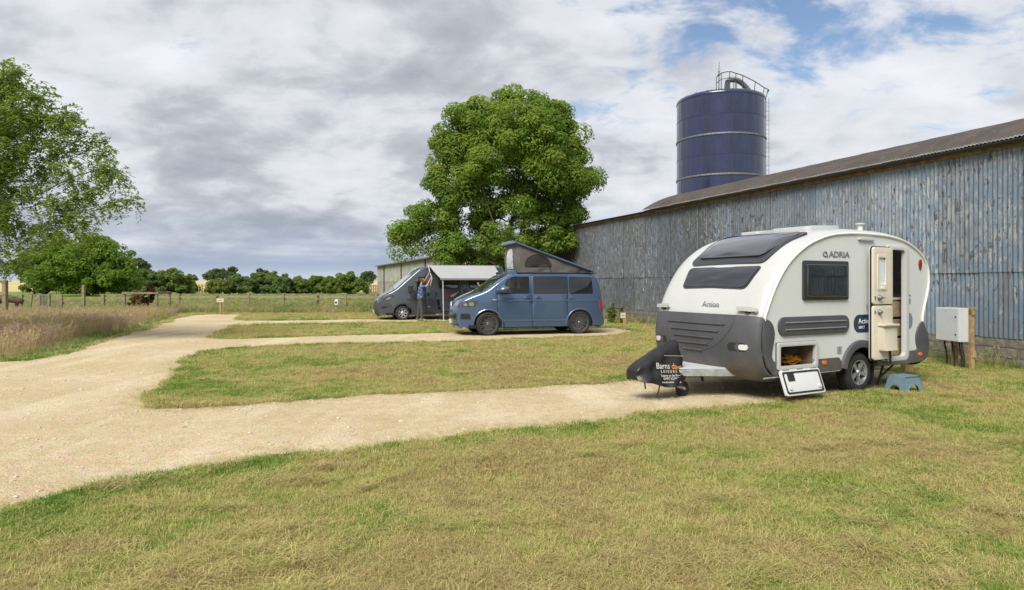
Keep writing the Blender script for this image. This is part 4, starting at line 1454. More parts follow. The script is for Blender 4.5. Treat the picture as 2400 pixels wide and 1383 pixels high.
# character lines, door furniture, lamps
for z0_, z1_, x0_, x1_, mt in ((1.095, 1.075, .12, 3.73, M_BLUE), (.475, .455, .47, 2.55, M_BLUE)):
    MB().tube([(x_, -.002, z0_ + (z1_ - z0_) * (x_ - x0_) / (x1_ - x0_)) for x_ in np.linspace(x0_, x1_, 16)], .016, 6).obj('side_crease', mt, van, fn=dv)
MB().box(2.62, 3.70, -.005, .012, 1.105, 1.128).obj('door_track', M_BLACK, van, 0, fn=dv)
for x_ in (1.24, 1.60):
    MB().plate([spline([(x_ - .08, 1.19), (x_, 1.225), (x_ + .08, 1.19), (x_, 1.155)], 4, True)], sidefn(-.004), .004).obj('handle_cup', M_DFRAME, van, 0, fn=dv)
    MB().tube([(x_ - .09, -.012, 1.185), (x_ - .05, -.035, 1.188), (x_ + .05, -.035, 1.188), (x_ + .09, -.012, 1.185)], .016, 6).obj('door_handle', M_BLUE, van, fn=dv)
MB().plate([spline([(.12, 1.115), (.18, 1.145), (.27, 1.125), (.26, 1.10), (.16, 1.10)], 3, True)], sidefn(-.010), .01).obj('wing_badge', M_CHROME, van, 0, fn=dv)
MB().plate([[(.24, 1.30), (.47, 1.31), (.40, 1.47)]], sidefn(-.012), .012).obj('mirror_sail', M_BPLAS, van, 0, fn=dv)
mi = MB()
A = []
for a in np.linspace(0, math.pi, 7):
    A.append([(.36 + .03 * math.cos(a) - .09 * math.sin(a), y_, 1.43 + .095 * math.cos(t_) * (.6 + .4 * math.sin(a)), ) for t_, y_ in zip(np.linspace(0, math.pi, 7), np.linspace(-.06, -.06, 7))])
A = np.array([[(.47 + .18 * math.cos(u) * math.sin(v) + .03 * math.sin(u), -.17 + .12 * math.cos(v), 1.44 + .105 * math.sin(u) * math.sin(v) + .0) for u in np.linspace(0, 2 * math.pi, 17)] for v in np.linspace(0.05, math.pi - .05, 9)])
MB().grid(A, True).obj('mirror_cap', M_BLUE, van, 180)
MB().box(.30, .66, -.27, -.03, 1.32, 1.375).obj('mirror_foot', M_BPLAS, van, 0, bev=.02)
MB().plate([rpoly([(3.655, 1.055), (3.745, 1.055), (3.765, .80), (3.69, .79)], .02)], sidefn(-.014), .02).obj('tail_lamp', pm('red lens', (.42, .012, .012), .15, coat=.8), van, 30, fn=dv, bev=.004)
MB().box(3.66, 3.735, -.010, .004, 1.25, 1.42).obj('rear_hinge', M_BLUE, van, 0, fn=dv, bev=.004)
rb_ = Shell([(3.66, .27), (3.79, .30), (3.83, .42), (3.80, .52), (3.70, .55)][::-1], VW, .05, .15)
rb_.mesh(0, rb_.L, 12).obj('rear_bumper', M_BLUE, van, 50, fn=dv)
vside([rpoly([(3.46, .27), (3.83, .30), (3.85, .42), (3.80, .53), (3.46, .50)], .03)], -.012, .03, .1).obj('bumper_side', M_BLUE, van, 40, fn=dv)
# nose
sA, sB = s_at(SV, .885), s_at(SV, 1.045)


def nose(loop, off, t, name, mt, step=.08, bev=0):
    fl = [[(-q[0], q[1]) for q in loop]]
    return MB().plate(fl, lambda u, v, d: SV.p(v, -u, off - d), t, step).obj(name, mt, van, 50, fn=dv)


nose(rpoly([(.50, sA), (VW - .50, sA), (VW - .52, sB + .01), (.52, sB + .01)], .02), .008, .02, 'upper_grille', M_BLACK)
for k in range(3):
    nose([(.48, sA + .015 + k * .058), (VW - .48, sA + .015 + k * .058), (VW - .48, sA + .030 + k * .058), (.48, sA + .030 + k * .058)], .016, .01, 'grille_bar', M_CHROME)
for w0, w1 in ((.0, .49), (VW - .49, VW)):
    nose(rpoly([(w0, sA), (w1, sA), (w1, sB), (w0, sB + .03)], .02), .012, .02, 'headlamp', M_HEAD)
    for q in (.3, .62):
        wc = w0 + (w1 - w0) * q
        nose(rrect(wc - .055, wc + .055, sA + .03, sB - .02, .03), .016, .01, 'lamp_reflector', M_LAMPIN, 0)
vside([rpoly([(-.80, .89), (-.42, .905), (-.30, 1.075), (-.66, 1.085), (-.76, 1.02)], .03)], -.012, .02, .08).obj('headlamp', M_HEAD, van, 40, fn=dv)
vside([rrect(-.74, -.63, .925, 1.01, .035)], -.018, .01, .08).obj('lamp_reflector', M_LAMPIN, van, 40, fn=dv)
vside([rrect(-.585, -.44, .93, 1.035, .035)], -.018, .01, .08).obj('lamp_reflector', M_LAMPIN, van, 40, fn=dv)
s1_, s2_ = s_at(SV, .50), s_at(SV, .70)
nose(rpoly([(.10, s1_), (VW - .10, s1_), (VW - .10, s2_), (.10, s2_)], .03), .010, .02, 'lower_grille', M_BLACK)
vside([rpoly([(-.83, .52), (-.52, .52), (-.56, .69), (-.83, .69)], .04)], -.010, .02, .08).obj('fog_surround', M_BLACK, van, 40, fn=dv)
for k in range(4):
    q = s1_ + .02 + k * .045
    nose([(.08, q), (VW - .08, q), (VW - .08, q + .018), (.08, q + .018)], .018, .01, 'grille_slat', M_BPLAS)
nose(rpoly([(.05, s_at(SV, .30)), (VW - .05, s_at(SV, .30)), (VW - .05, s_at(SV, .41)), (.05, s_at(SV, .41))], .02), .008, .02, 'lower_intake', M_BPLAS)
nose(rrect(VW / 2 - .26, VW / 2 + .26, s_at(SV, .38), s_at(SV, .485), .01), .030, .02, 'number_plate', M_PLATE, 0)
pc_ = dv(*SV.p((sA + sB) / 2, VW / 2, .022))
em = MB().tube([(pc_[0], pc_[1] + .085 * math.cos(R(a)), pc_[2] + .085 * math.sin(R(a))) for a in range(0, 360, 15)], .010, 6, closed=True)
for pts in ([(-.045, .065), (0, .0), (.045, .065)], [(-.065, .035), (-.032, -.065), (0, .0), (.032, -.065), (.065, .035)]):
    em.tube([(pc_[0], pc_[1] + a, pc_[2] + b_) for a, b_ in pts], .008, 5)
em.obj('emblem', M_CHROME, van)
# windscreen between the pillars
q0 = s_at(SV, 1.365)
qs = np.linspace(0, SV.L, 600)
q1 = qs[np.argmin([abs(SV.p(a, VW / 2)[0] - .56) + (SV.p(a, VW / 2)[2] < 1.5) for a in qs])]
nose(rpoly([(.10, q0), (VW - .10, q0), (VW - .16, q1), (.16, q1)], .06), .006, .01, 'windscreen', M_CGLASS, .12)
nose(rpoly([(.06, q0 - .04), (VW - .06, q0 - .04), (VW - .08, q0 + .015), (.08, q0 + .015)], .02), .010, .012, 'scuttle', M_BPLAS)
nose(rpoly([(.16, q1 - .10), (VW - .16, q1 - .10), (VW - .17, q1 + .01), (.17, q1 + .01)], .03), .009, .01, 'screen_shade', M_BLACK)
for w_ in (.35, 1.0):
    MB().tube([dv(*SV.p(q0 + .02 + .10 * k, w_ + .55 * k, .02)) for k in np.linspace(0, 1, 6)], .010, 5).obj('wiper', M_BLACK, van)
nose(rpoly([(.18, q1 + .06), (VW - .18, q1 + .06), (VW - .18, q1 + .42), (.18, q1 + .42)], .08), .085, .085, 'roof_cap', M_BLUE, .12)
MB().box(.95, 3.55, .10, VW - .10, 1.93, 1.965).obj('roof_seal', M_BLACK, van, 0, bev=.01)
# raised roof: lid hinged at the tail, canvas walls
LID = [(.92, 2.80), (1.0, 2.895), (2.2, 2.50), (3.50, 2.03), (3.46, 1.97), (2.2, 2.42)]


def lid_z(x):
    return 2.865 - (x - .95) * (2.865 - 2.0) / (3.48 - .95)


lid = MB()
A = []
for x_ in np.linspace(.86, 3.52, 14):
    A.append([(x_, y_, lid_z(x_) + .05 + .035 * (1 - ((y_ - VW / 2) / .82) ** 4)) for y_ in np.linspace(.13, VW - .13, 13)])
A = np.array(A)
lid.grid(A)
B = A.copy()
B[..., 2] = B[..., 2].min(axis=1, keepdims=True) - .055
lid.grid(B, True)
lid.grid(np.array([A[:, 0], B[:, 0]])).grid(np.array([B[:, -1], A[:, -1]])).grid(np.array([B[0], A[0]])).grid(np.array([A[-1], B[-1]]))
lid.obj('roof_lid', M_BLUE, van, 35, weld=True)
MB().tube([(x_, .125, lid_z(x_) + .02) for x_ in (.9, 2.0, 3.5)], .03, 6).obj('lid_edge', M_BLUE, van)
cs = [(1.0, 1.95), (3.36, 1.95), (3.36, lid_z(3.36) - .0), (1.0, lid_z(1.0))]
ov = spline([(1.22, 2.12), (1.24, 2.30), (1.36, 2.46), (1.60, 2.54), (1.86, 2.48), (2.06, 2.31), (2.12, 2.12)], 4)


def canvas(u, v, d):
    return (u, .20 + d + .018 * math.sin((u - 1) * 9) * math.sin((v - 1.95) * 5) - .02 * math.sin(math.pi * min(1, (v - 1.95) / .9)), v)


MB().plate([cs, ov], canvas, 0, .08).obj('canvas_side', M_CANVAS, van, 180)
MB().plate([ov], lambda u, v, d: (canvas(u, v, d)[0], canvas(u, v, d)[1] + .012, v), 0, .08).obj('mesh_window', M_MESH, van, 180)
MB().plate([cs], lambda u, v, d: (u, VW - .20, v), 0, .2).obj('canvas_side', M_CANVAS, van, 0)
fw = spline([(.55, 2.08), (.56, 2.40), (.66, 2.66), (.95, 2.74), (1.24, 2.66), (1.34, 2.40), (1.35, 2.08)], 4)
MB().plate([[(-VW + .20, 1.95), (-.20, 1.95), (-.20, lid_z(1)), (-VW + .20, lid_z(1))]], lambda u, v, d: (1.0 - .06 * math.sin(math.pi * min(1, max(0, (v - 1.95) / .9))), -u, v), 0, .1).obj('canvas_front', M_CANVAS, van, 180)
MB().plate([[(-a_, b_) for a_, b_ in fw]], lambda u, v, d: (.985 - .06 * math.sin(math.pi * min(1, max(0, (v - 1.95) / .9))) + .006 * math.sin(v * 40), -u, v), 0, .06).obj('clear_window', pm('milky vinyl', (.50, .51, .52), .3, var=.2, vscale=7, bump=.5, bscale=12), van, 180)
MB().tube([(1.9, .155, lid_z(1.9) - .06), (2.08, .165, 1.98)], .010, 5).obj('roof_strut', M_BLACK, van)
MB().tube([(3.1, .155, lid_z(3.1) - .05), (2.92, .165, 1.98)], .012, 5).obj('roof_strut', M_BLACK, van)
# wheels
tm = tyre(.365, .25, .275).mesh('tyre', 50)
tm.materials.append(M_TYRE)
rm = barrel(.275, .2)
for k in range(10):
    a = 2 * math.pi * k / 10
    for sg in (-1, 1):
        spokes(rm, 1, .05, .262, .020, .014, .02, .022, sg * .045, a)
spokes(rm, 10, .09, .262, .010, .012, .022, .02, 0, .314)
hub(rm, .06, .01)
rm = rm.mesh('rim', 40)
rm.materials.append(pm('gloss black alloy', (.085, .085, .09), .25, coat=.6))
bk = MB().lathe([(.17, .13), (0, .13)], 24, 'y').mesh('brake_disc')
bk.materials.append(M_BLACK)
for x_ in (0, 3.0):
    put_wheel(van, (x_, .02, .365), (('tyre', tm), ('rim', rm), ('brake_disc', bk)))
    put_wheel(van, (x_, VW - .02, .365), (('tyre', tm), ('rim', rm), ('brake_disc', bk)), True)
    MB().lathe([(.435, .02), (.435, .34), (.1, .34)], 28, 'y', (x_, 0, .36), -10, 190).obj('wheel_housing', M_BLACK, van, fn=dv)
    ring = arch_pts(x_, .36, .455, -12, 192, 8)
    MB().tube([(p[0], -.004, p[1]) for p in ring], .022, 6).obj('arch_lip', M_BLUE, van, fn=dv)

# ================================================================== dark grey panel-van motorhome
M_SLATE = pm('metallic slate grey paint', (.075, .090, .112), .36, metal=.4, coat=.9, var=.02, vscale=2)
M_BUMP = pm('dark grey bumper plastic', (.040, .042, .046), .6, bump=.1, bscale=120)
MW = 1.95
mxp, myp = -4.76, 28.83
mh = empty('motorhome', (mxp, myp, float(G(mxp, myp))), R(17), 'slate grey high roof van motorhome with its awning out behind the blue camper', 'motorhome')
MO = [(-.88, .22), (-.95, .38), (-.965, .58), (-.93, .78), (-.86, .93), (-.74, 1.03), (-.50, 1.17), (-.28, 1.29), (.08, 1.60), (.45, 1.92), (.75, 2.17), (1.0, 2.28), (1.35, 2.33), (2.5, 2.345), (4.3, 2.34), (4.55, 2.28), (4.66, 2.0),
      (4.72, 1.3), (4.76, .8), (4.76, .4), (4.66, .24)]
dm = van_deform(MW, 1.0, .07, .30, .20, 4.3, .05)
SM = Shell(MO, MW, .08, .24, .10, n=5)
SM.mesh(0, SM.L, 90).obj('body_skin', M_SLATE, mh, 50, fn=dm)
mo = spline(MO, 4)
zm = lambda x: float(np.interp(x, [p[0] for p in mo if p[1] > 1.02], [p[1] for p in mo if p[1] > 1.02]))


def mside(loops, name, mt, off=0.0, t=.03, step=.12, bev=0):
    return MB().plate(loops, lambda u, v, d: (u, off + d, v), t, step).obj(name, mt, mh, 40, fn=dm)


mside([[(-.82, .24), (-.52, .24)] + [p for p in arch_pts(0, .31, .40, 190, -10, -10)] + [(.46, .24), (.46, .42), (.16, .62), (.145, zm(.145))] + [p for p in mo[::-1] if p[0] < .14 and p[1] > .24]], 'front_wing', M_SLATE)
cw = rpoly([(.20, 1.27), (.97, 1.27), (.98, 1.90), (.68, 1.90), (.50, 1.74)], .04)
mside([[(.475, .24), (1.02, .24), (1.02, zm(1.02) - .01)] + [p for p in mo[::-1] if .17 < p[0] < 1.0 and p[1] > 1.0] + [(.16, zm(.16) - .01), (.16, .63), (.475, .43)], cw], 'cab_door', M_SLATE)
mside([cw], 'cab_window', M_CGLASS, .012, 0)
w1 = rrect(1.60, 2.46, 1.40, 1.84, .05)
w2 = rrect(3.0, 3.9, 1.40, 1.84, .05)
mside([[(1.032, .24), (2.56, .24), (2.56, zm(2.5) - .01), (1.032, zm(1.05) - .01)], w1], 'sliding_door', M_SLATE)
mside([[(2.572, .24)] + [p for p in arch_pts(3.6, .31, .40, 190, -10, -10)] + [(4.66, .24)] + [p for p in mo[::-1] if p[0] > 4.5] + [(2.572, zm(2.57))], w2], 'rear_side', M_SLATE)
for w_ in (w1, w2):
    mside([w_], 'side_window', M_DGLASS, -.010, .02)
    x0_, x1_ = min(p[0] for p in w_), max(p[0] for p in w_)
    MB().box(x0_ + .02, x0_ + .40, .06, .07, 1.42, 1.82).obj('window_curtain', pm('pale curtain', (.34, .36, .34), .9), mh, 0, fn=dm)
    mside([rrect(x0_ - .03, x1_ + .03, 1.37, 1.87, .06), rrect(x0_ + .01, x1_ - .01, 1.41, 1.83, .05)], 'window_frame', M_BPLAS, -.014, .016)
MB().plate([[p for p in mo], cw], lambda u, v, d: (u, MW - d, v), .03, .25).obj('far_side', M_SLATE, mh, 40, fn=dm)
MB().plate([cw], lambda u, v, d: (u, MW - .01, v), 0, .25).obj('far_cab_window', M_CGLASS, mh, 40, fn=dm)
MB().box(-.7, 4.6, .06, MW - .06, .22, .32).obj('floor_pan', M_BLACK, mh, 0)
MB().box(1.12, 1.16, .1, MW - .1, .3, 2.2).obj('cab_curtain', pm('cab blind', (.16, .16, .17), .9), mh, 0)
MB().box(-.35, .1, .2, MW - .2, .5, 1.2).obj('dashboard', M_BPLAS, mh, 0, bev=.06)
for yy in (.3, 1.15):
    MB().box(.85, 1.02, yy, yy + .5, .8, 1.7).obj('seat_back', M_SEAT, mh, 0, bev=.06)
# lower dark bumper and arches
SB_ = Shell([(-.86, .21), (-.965, .38), (-.985, .58), (-.955, .745)], MW, .09, .26, .11, n=5)
SB_.mesh(0, SB_.L, 20).obj('front_bumper', M_BUMP, mh, 50, fn=dm)
mside([rpoly([(-.85, .22), (-.42, .22), (-.42, .40), (-.40, .52), (-.46, .66), (-.60, .76), (-.95, .76), (-.975, .58), (-.955, .38)], .03)], 'bumper_corner', M_BUMP, -.02, .04)
for x_ in (0, 3.6):
    ro = arch_pts(x_, .31, .46, -8, 188, 8) + arch_pts(x_, .31, .395, 188, -8, -8)
    mside([ro], 'arch_trim', M_BUMP, -.024, .04, 0)
    MB().lathe([(.40, .02), (.40, .34), (.1, .34)], 24, 'y', (x_, 0, .31), -10, 190).obj('wheel_housing', M_BLACK, mh, fn=dm)
mside([[(.47, .23), (3.15, .23), (3.15, .36), (.47, .36)]], 'sill_trim', M_BUMP, -.014, .03)
MB().box(.16, 4.65, -.022, .0, .895, .955).obj('side_rubbing_strip', M_SLATE, mh, 0, fn=dm, bev=.008)


def mnose(loop, off, t, name, mt, step=.1, S_=None):
    S_ = S_ or SM
    fl = [[(-q[0], q[1]) for q in loop]]
    return MB().plate(fl, lambda u, v, d: S_.p(v, -u, off - d), t, step).obj(name, mt, mh, 50, fn=dm)


a_, b_ = s_at(SM, .72), s_at(SM, .88)
mnose(rpoly([(.40, a_ - .12), (MW - .40, a_ - .12), (MW - .36, b_), (.36, b_)], .05), .014, .02, 'grille', M_BLACK)
mnose(rpoly([(.42, b_ - .03), (MW - .42, b_ - .03), (MW - .42, b_ + .01), (.42, b_ + .01)], .01), .02, .02, 'grille_bar', M_CHROME)
mnose(rrect(MW / 2 - .26, MW / 2 + .26, s_at(SB_, .33), s_at(SB_, .44), .01), .03, .02, 'number_plate', M_PLATE, 0, SB_)
for w0, w1_ in ((0.02, .36), (MW - .36, MW - .02)):
    mnose(rpoly([(w0, b_ + .04), (w1_, b_ + .02), (w1_, b_ + .13), (w0, b_ + .20)], .04), .012, .02, 'headlamp', M_HEAD)
mside([rpoly([(-.84, .86), (-.62, .86), (-.34, 1.06), (-.42, 1.10), (-.68, 1.02)], .04)], 'headlamp', M_HEAD, -.014, .02, .08)
mside([rpoly([(-.74, .90), (-.60, .90), (-.46, 1.0), (-.60, .99)], .03)], 'lamp_reflector', M_LAMPIN, -.02, .01, 0)
mside([rpoly([(-.90, .50), (-.72, .52), (-.62, .62), (-.88, .60)], .03)], 'fog_recess', M_BLACK, -.026, .01, 0)
q0 = s_at(SM, 1.36)
qs = np.linspace(0, SM.L, 600)
q1 = qs[np.argmin([abs(SM.p(a, MW / 2)[0] - .34) + (SM.p(a, MW / 2)[2] < 1.4) for a in qs])]
mnose(rpoly([(.12, q0), (MW - .12, q0), (MW - .18, q1), (.18, q1)], .06), .006, .01, 'windscreen', pm('silver screen cover', (.36, .38, .40), .35, metal=.3), .14)
mnose(rpoly([(.30, q1 + .10), (MW - .30, q1 + .10), (MW - .40, q1 + .52), (.40, q1 + .52)], .08), .014, .02, 'roof_window', M_DGLASS)
MB().tube([dm(*SM.p(q0 + .0 + .12 * k, .35 + .75 * k, .02)) for k in np.linspace(0, 1, 6)], .010, 5).obj('wiper', M_BLACK, mh)
MB().box(.22, .42, -.34, -.12, 1.20, 1.52).obj('door_mirror', M_BPLAS, mh, 0, bev=.04)
MB().box(.405, .425, -.31, -.15, 1.26, 1.46).obj('mirror_glass', M_CHROME, mh, 0)
MB().box(.26, .36, -.16, .02, 1.18, 1.26).obj('mirror_arm', M_BPLAS, mh, 0, bev=.02)
MB().plate([spline([(1.05, 1.08), (1.09, 1.20), (1.17, 1.20), (1.18, 1.06), (1.11, 1.03)], 3, True)], sidefn(-.01), .01).obj('door_handle', M_BPLAS, mh, 0, fn=dm)
MB().plate([spline([(1.40, 1.08), (1.43, 1.22), (1.52, 1.22), (1.53, 1.06), (1.46, 1.03)], 3, True)], sidefn(-.01), .01).obj('door_handle', M_BPLAS, mh, 0, fn=dm)
MB().plate([[(1.66, 1.03), (2.0, 1.18), (2.30, 1.23), (2.16, 1.03)]], sidefn(-.008), .006).obj('red_swoosh', pm('red decal', (.25, .02, .02), .4), mh, 0, fn=dm)
MB().plate([spline([(2.10, 1.03), (2.25, 1.14), (2.52, 1.25), (2.36, 1.12), (2.26, 1.03)], 3, True)], sidefn(-.008), .006).obj('white_swoosh', pm('white decal', (.5, .5, .49), .4), mh, 0, fn=dm)
MB().box(1.10, 1.19, -.026, -.01, .56, .60).obj('side_repeater', M_WHITEP, mh, 0, fn=dm)
MB().box(1.42, 1.82, -.40, -.06, .22, .27).obj('entry_step', pm('aluminium step', (.42, .43, .44), .4, metal=.6), mh, 0, bev=.008)
MB().box(.58, .60, .02, .28, .05, .40).obj('mudflap', M_BPLAS, mh, 0)
tm = tyre(.31, .22, .20).mesh('tyre', 50)
tm.materials.append(M_TYRE)
rm = barrel(.20, .18)
spokes(rm, 7, .05, .192, .075, .045, .010, .03)
hub(rm, .07, .004)
rm = rm.mesh('rim', 40)
rm.materials.append(M_ALLOY)
bk = MB().lathe([(.16, .06), (0, .06)], 24, 'y').mesh('wheel_disc')
bk.materials.append(M_STEEL)
for x_ in (0, 3.6):
    put_wheel(mh, (x_, .01, .31), (('tyre', tm), ('rim', rm), ('wheel_disc', bk)))
    put_wheel(mh, (x_, MW - .01, .31), (('tyre', tm), ('rim', rm), ('wheel_disc', bk)), True)
# awning: case on the roof edge, sloping cloth, lead bar, legs
MB().box(1.05, 4.35, -.09, .06, 2.30, 2.42).obj('awning_case', pm('grey awning case', (.20, .21, .22), .4), mh, 0, bev=.02)
A = []
for v in np.linspace(0, 1, 9):
    x0_, x1_ = 1.12 + .30 * v ** .8, 4.12 + .10 * v
    A.append([(x_, -.08 - 1.35 * v, 2.40 - .60 * v - .05 * math.sin(math.pi * v) * (1 + .15 * math.sin(x_ * 3))) for x_ in np.linspace(x0_, x1_, 16)])
A = np.array(A)
MB().grid(A).grid(A - [0, 0, .006], True).obj('awning_cloth', pm('pale grey awning cloth', (.34, .345, .35), .8, var=.04, vscale=2), mh, 180)
MB().box(1.38, 4.30, -1.47, -1.40, 1.745, 1.83).obj('lead_bar', pm('grey awning case', (.2, .21, .22), .4), mh, 0, bev=.015)
for x_ in (1.49, 4.18):
    MB().tube([(x_, -1.435, 1.76), (x_ + .03, -1.44, 0.0)], .018, 8).obj('awning_leg', M_WHITEP, mh)
    MB().tube([(x_ - .02, -1.40, 1.72), (x_ - .06, -.7, 1.45), (x_ - .06, -.08, 2.3)], .014, 6).obj('awning_arm', M_BPLAS, mh)

# ================================================================== people
def capsule(mb, a, b, r0, r1, n=10):
    a, b = Vector(a), Vector(b)
    d = (b - a)
    L = max(d.length, 1e-5)
    d.normalize()
    pts, rs = [], []
    for k in range(4):
        t_ = math.pi / 2 * (k + .15) / 4
        pts.append(a - d * r0 * math.cos(t_))
        rs.append(r0 * math.sin(t_))
    for k in range(3, -1, -1):
        t_ = math.pi / 2 * (k + .15) / 4
        pts.append(b + d * r1 * math.cos(t_))
        rs.append(r1 * math.sin(t_))
    mb.tube(pts, rs, n)


def figure(name, bones, mats_, loc, rz, label, voxel=.011):
    """one continuous body: tapered limbs fused into a single skin; bones = (p, q, r0, r1, material)"""
    mb = MB()
    for p, q, r0, r1, mi_ in bones:
        capsule(mb, p, q, r0, r1)
    me = mb.mesh(name, 0)
    o = bpy.data.objects.new(name, me)
    COL.objects.link(o)
    rmod = o.modifiers.new('fuse', 'REMESH')
    rmod.mode = 'VOXEL'
    rmod.voxel_size = voxel
    sm_ = o.modifiers.new('smooth', 'SMOOTH')
    sm_.iterations = 3
    sm_.factor = .5
    dg = bpy.context.evaluated_depsgraph_get()
    me2 = bpy.data.meshes.new_from_object(o.evaluated_get(dg))
    bpy.data.objects.remove(o)
    P = np.array([p.center for p in me2.polygons])
    best = np.full(len(P), 9.0)
    mi = np.zeros(len(P), np.int32)
    for p, q, r0, r1, m_ in bones:
        p, q = np.array(p, float), np.array(q, float)
        d = q - p
        t_ = np.clip(((P - p) @ d) / max(d @ d, 1e-9), 0, 1)
        e_ = np.linalg.norm(P - p - t_[:, None] * d, axis=1) - (r0 + (r1 - r0) * t_)
        k = e_ < best
        best[k], mi[k] = e_[k], m_
    me2.materials.clear()
    for m_ in mats_:
        me2.materials.append(m_)
    me2.polygons.foreach_set('material_index', mi)
    me2.polygons.foreach_set('use_smooth', np.full(len(P), True))
    root = empty('person', loc, rz, label, 'person')
    link('body', me2, None, root)
    return root


M_SKIN = pm('skin', (.42, .24, .165), .55)
M_SHIRT = None
m = bpy.data.materials.new('blue patterned shirt')
m.use_nodes = True
t = NT(m.node_tree)
oc = t.n('ShaderNodeTexCoord').outputs['Object']
v_ = t.n('ShaderNodeTexVoronoi', ins={'Vector': oc, 'Scale': 24.0})
c = t.mix(t.mr(v_.outputs['Distance'], .30, .42), (.30, .42, .60), (.045, .075, .17))
t.link(c, m.node_tree.nodes['Principled BSDF'].inputs['Base Color'])
m.node_tree.nodes['Principled BSDF'].inputs['Roughness'].default_value = .9
M_SHIRT = m
M_TROUS = pm('charcoal trousers', (.060, .058, .056), .9, var=.2, vscale=8)
M_SHOE = pm('pale worn shoes', (.22, .17, .13), .8, var=.2)
M_HAIR = pm('short brown hair', (.045, .025, .015), .7)


def hand(bones, wrist, dirv, palm, curl, r=.011, m_=0, fist=False):
    """palm and five bent fingers; dirv points along the hand, palm is the palm normal"""
    w, d, p = Vector(wrist), Vector(dirv).normalized(), Vector(palm).normalized()
    s_ = d.cross(p).normalized()
    bones.append((w, w + d * .085, .028, .034, m_))
    for k, (of, ln) in enumerate(((-.030, .075), (-.010, .085), (.010, .08), (.030, .062))):
        b0 = w + d * .085 + s_ * of
        d1 = (d * math.cos(curl) + p * math.sin(curl)).normalized()
        d2 = (d * math.cos(2.1 * curl) + p * math.sin(2.1 * curl)).normalized()
        bones.append((b0, b0 + d1 * ln * .55, r, r * .95, m_))
        bones.append((b0 + d1 * ln * .55, b0 + d1 * ln * .55 + d2 * ln * .5, r * .95, r * .8, m_))
    t0 = w + d * .03 - s_ * .03
    bones.append((t0, t0 + (d * .5 - s_ * .6 + p * .5).normalized() * .055, r * 1.2, r, m_))


def man(hr, hl, face=(1, 0, 0), lean=0.0):
    """standing figure facing +x; hr/hl = wrist positions of the right (-y) and left (+y) arm"""
    B = []
    H = Vector((0 + lean, 0, 0))
    # legs
    for sg, fx in ((-1, .06), (1, -.10)):
        hip, knee, ank = (0, sg * .095, .93), (fx * .6 + .02, sg * .11, .50), (fx, sg * .12, .10)
        B.append((hip, knee, .108, .078, 2))
        B.append((knee, ank, .076, .062, 2))
        B.append(((fx - .04, sg * .12, .055), (fx + .16, sg * .135, .04), .048, .036, 3))
    B.append(((-.01, -.07, .96), (-.01, .07, .96), .14, .14, 2))
    B.append(((0, -.075, 1.02), (0, .075, 1.02), .145, .145, 1))
    B.append(((.012 + lean * .2, -.075, 1.12), (.012 + lean * .2, .075, 1.12), .142, .142, 1))
    B.append(((.005 + lean * .5, -.085, 1.24), (.005 + lean * .5, .085, 1.24), .138, .138, 1))
    B.append(((lean * .8, -.10, 1.36), (lean * .8, .10, 1.36), .13, .13, 1))
    B.append((H + Vector((-.01, -.13, 1.47)), H + Vector((-.01, .13, 1.47)), .075, .075, 1))
    B.append((H + Vector((.0, 0, 1.50)), H + Vector((.03, 0, 1.62)), .055, .05, 0))
    # head with jaw, nose, ears
    hd = H + Vector((.045, 0, 1.735))
    B.append((hd + Vector((-.02, 0, .015)), hd + Vector((.012, 0, .02)), .092, .085, 0))
    B.append((hd + Vector((.03, 0, -.06)), hd + Vector((.062, 0, -.085)), .058, .032, 0))
    B.append((hd + Vector((.085, 0, .01)), hd + Vector((.112, 0, -.025)), .012, .016, 0))
    for sg in (-1, 1):
        B.append((hd + Vector((-.012, sg * .088, .01)), hd + Vector((-.012, sg * .09, -.03)), .016, .012, 0))
    for sg, wr in ((-1, hr), (1, hl)):
        sh_ = H + Vector((0, sg * .19, 1.475))
        wr = Vector(wr)
        mid = (sh_ + wr) / 2
        d = (wr - sh_)
        ln = d.length
        bend = math.sqrt(max(.0004, .30 ** 2 - (ln / 2) ** 2)) if ln < .6 else .02
        el_ = mid + Vector((.25, sg * .75, -.65)).normalized() * bend
        sl = sh_ + (el_ - sh_) * .72
        B.append((sh_, sl, .064, .062, 1))
        B.append((sl, el_, .046, .042, 0))
        B.append((el_, wr, .041, .027, 0))
        hand(B, wr, (wr - el_) * .5 + Vector((.1, 0, .25)) * .3, Vector((.3, -sg, 0)), .75)
    return B, hd


def head_extras(root, hd):
    hh = MB()
    A = np.array([[(-.025 + .104 * math.sin(v) * math.cos(u), .098 * math.sin(v) * math.sin(u), .018 + .100 * math.cos(v)) for u in np.linspace(R(62), R(298), 15)] for v in np.linspace(R(22), R(112), 8)])
    hh.grid(A).grid(A * .97, True)
    hh.obj('hair', M_HAIR, root, 180, loc=hd)
    for sg in (-1, 1):
        MB().lathe([(0, -.012), (.009, -.008), (.012, 0), (.009, .008), (0, .012)], 10, 'z', (.078, sg * .034, .012)).obj('eye', M_BLACK, root, loc=hd)
    MB().box(.074, .083, -.024, .024, -.052, -.046).obj('mouth', pm('lips', (.28, .10, .085), .6), root, 0, loc=hd)


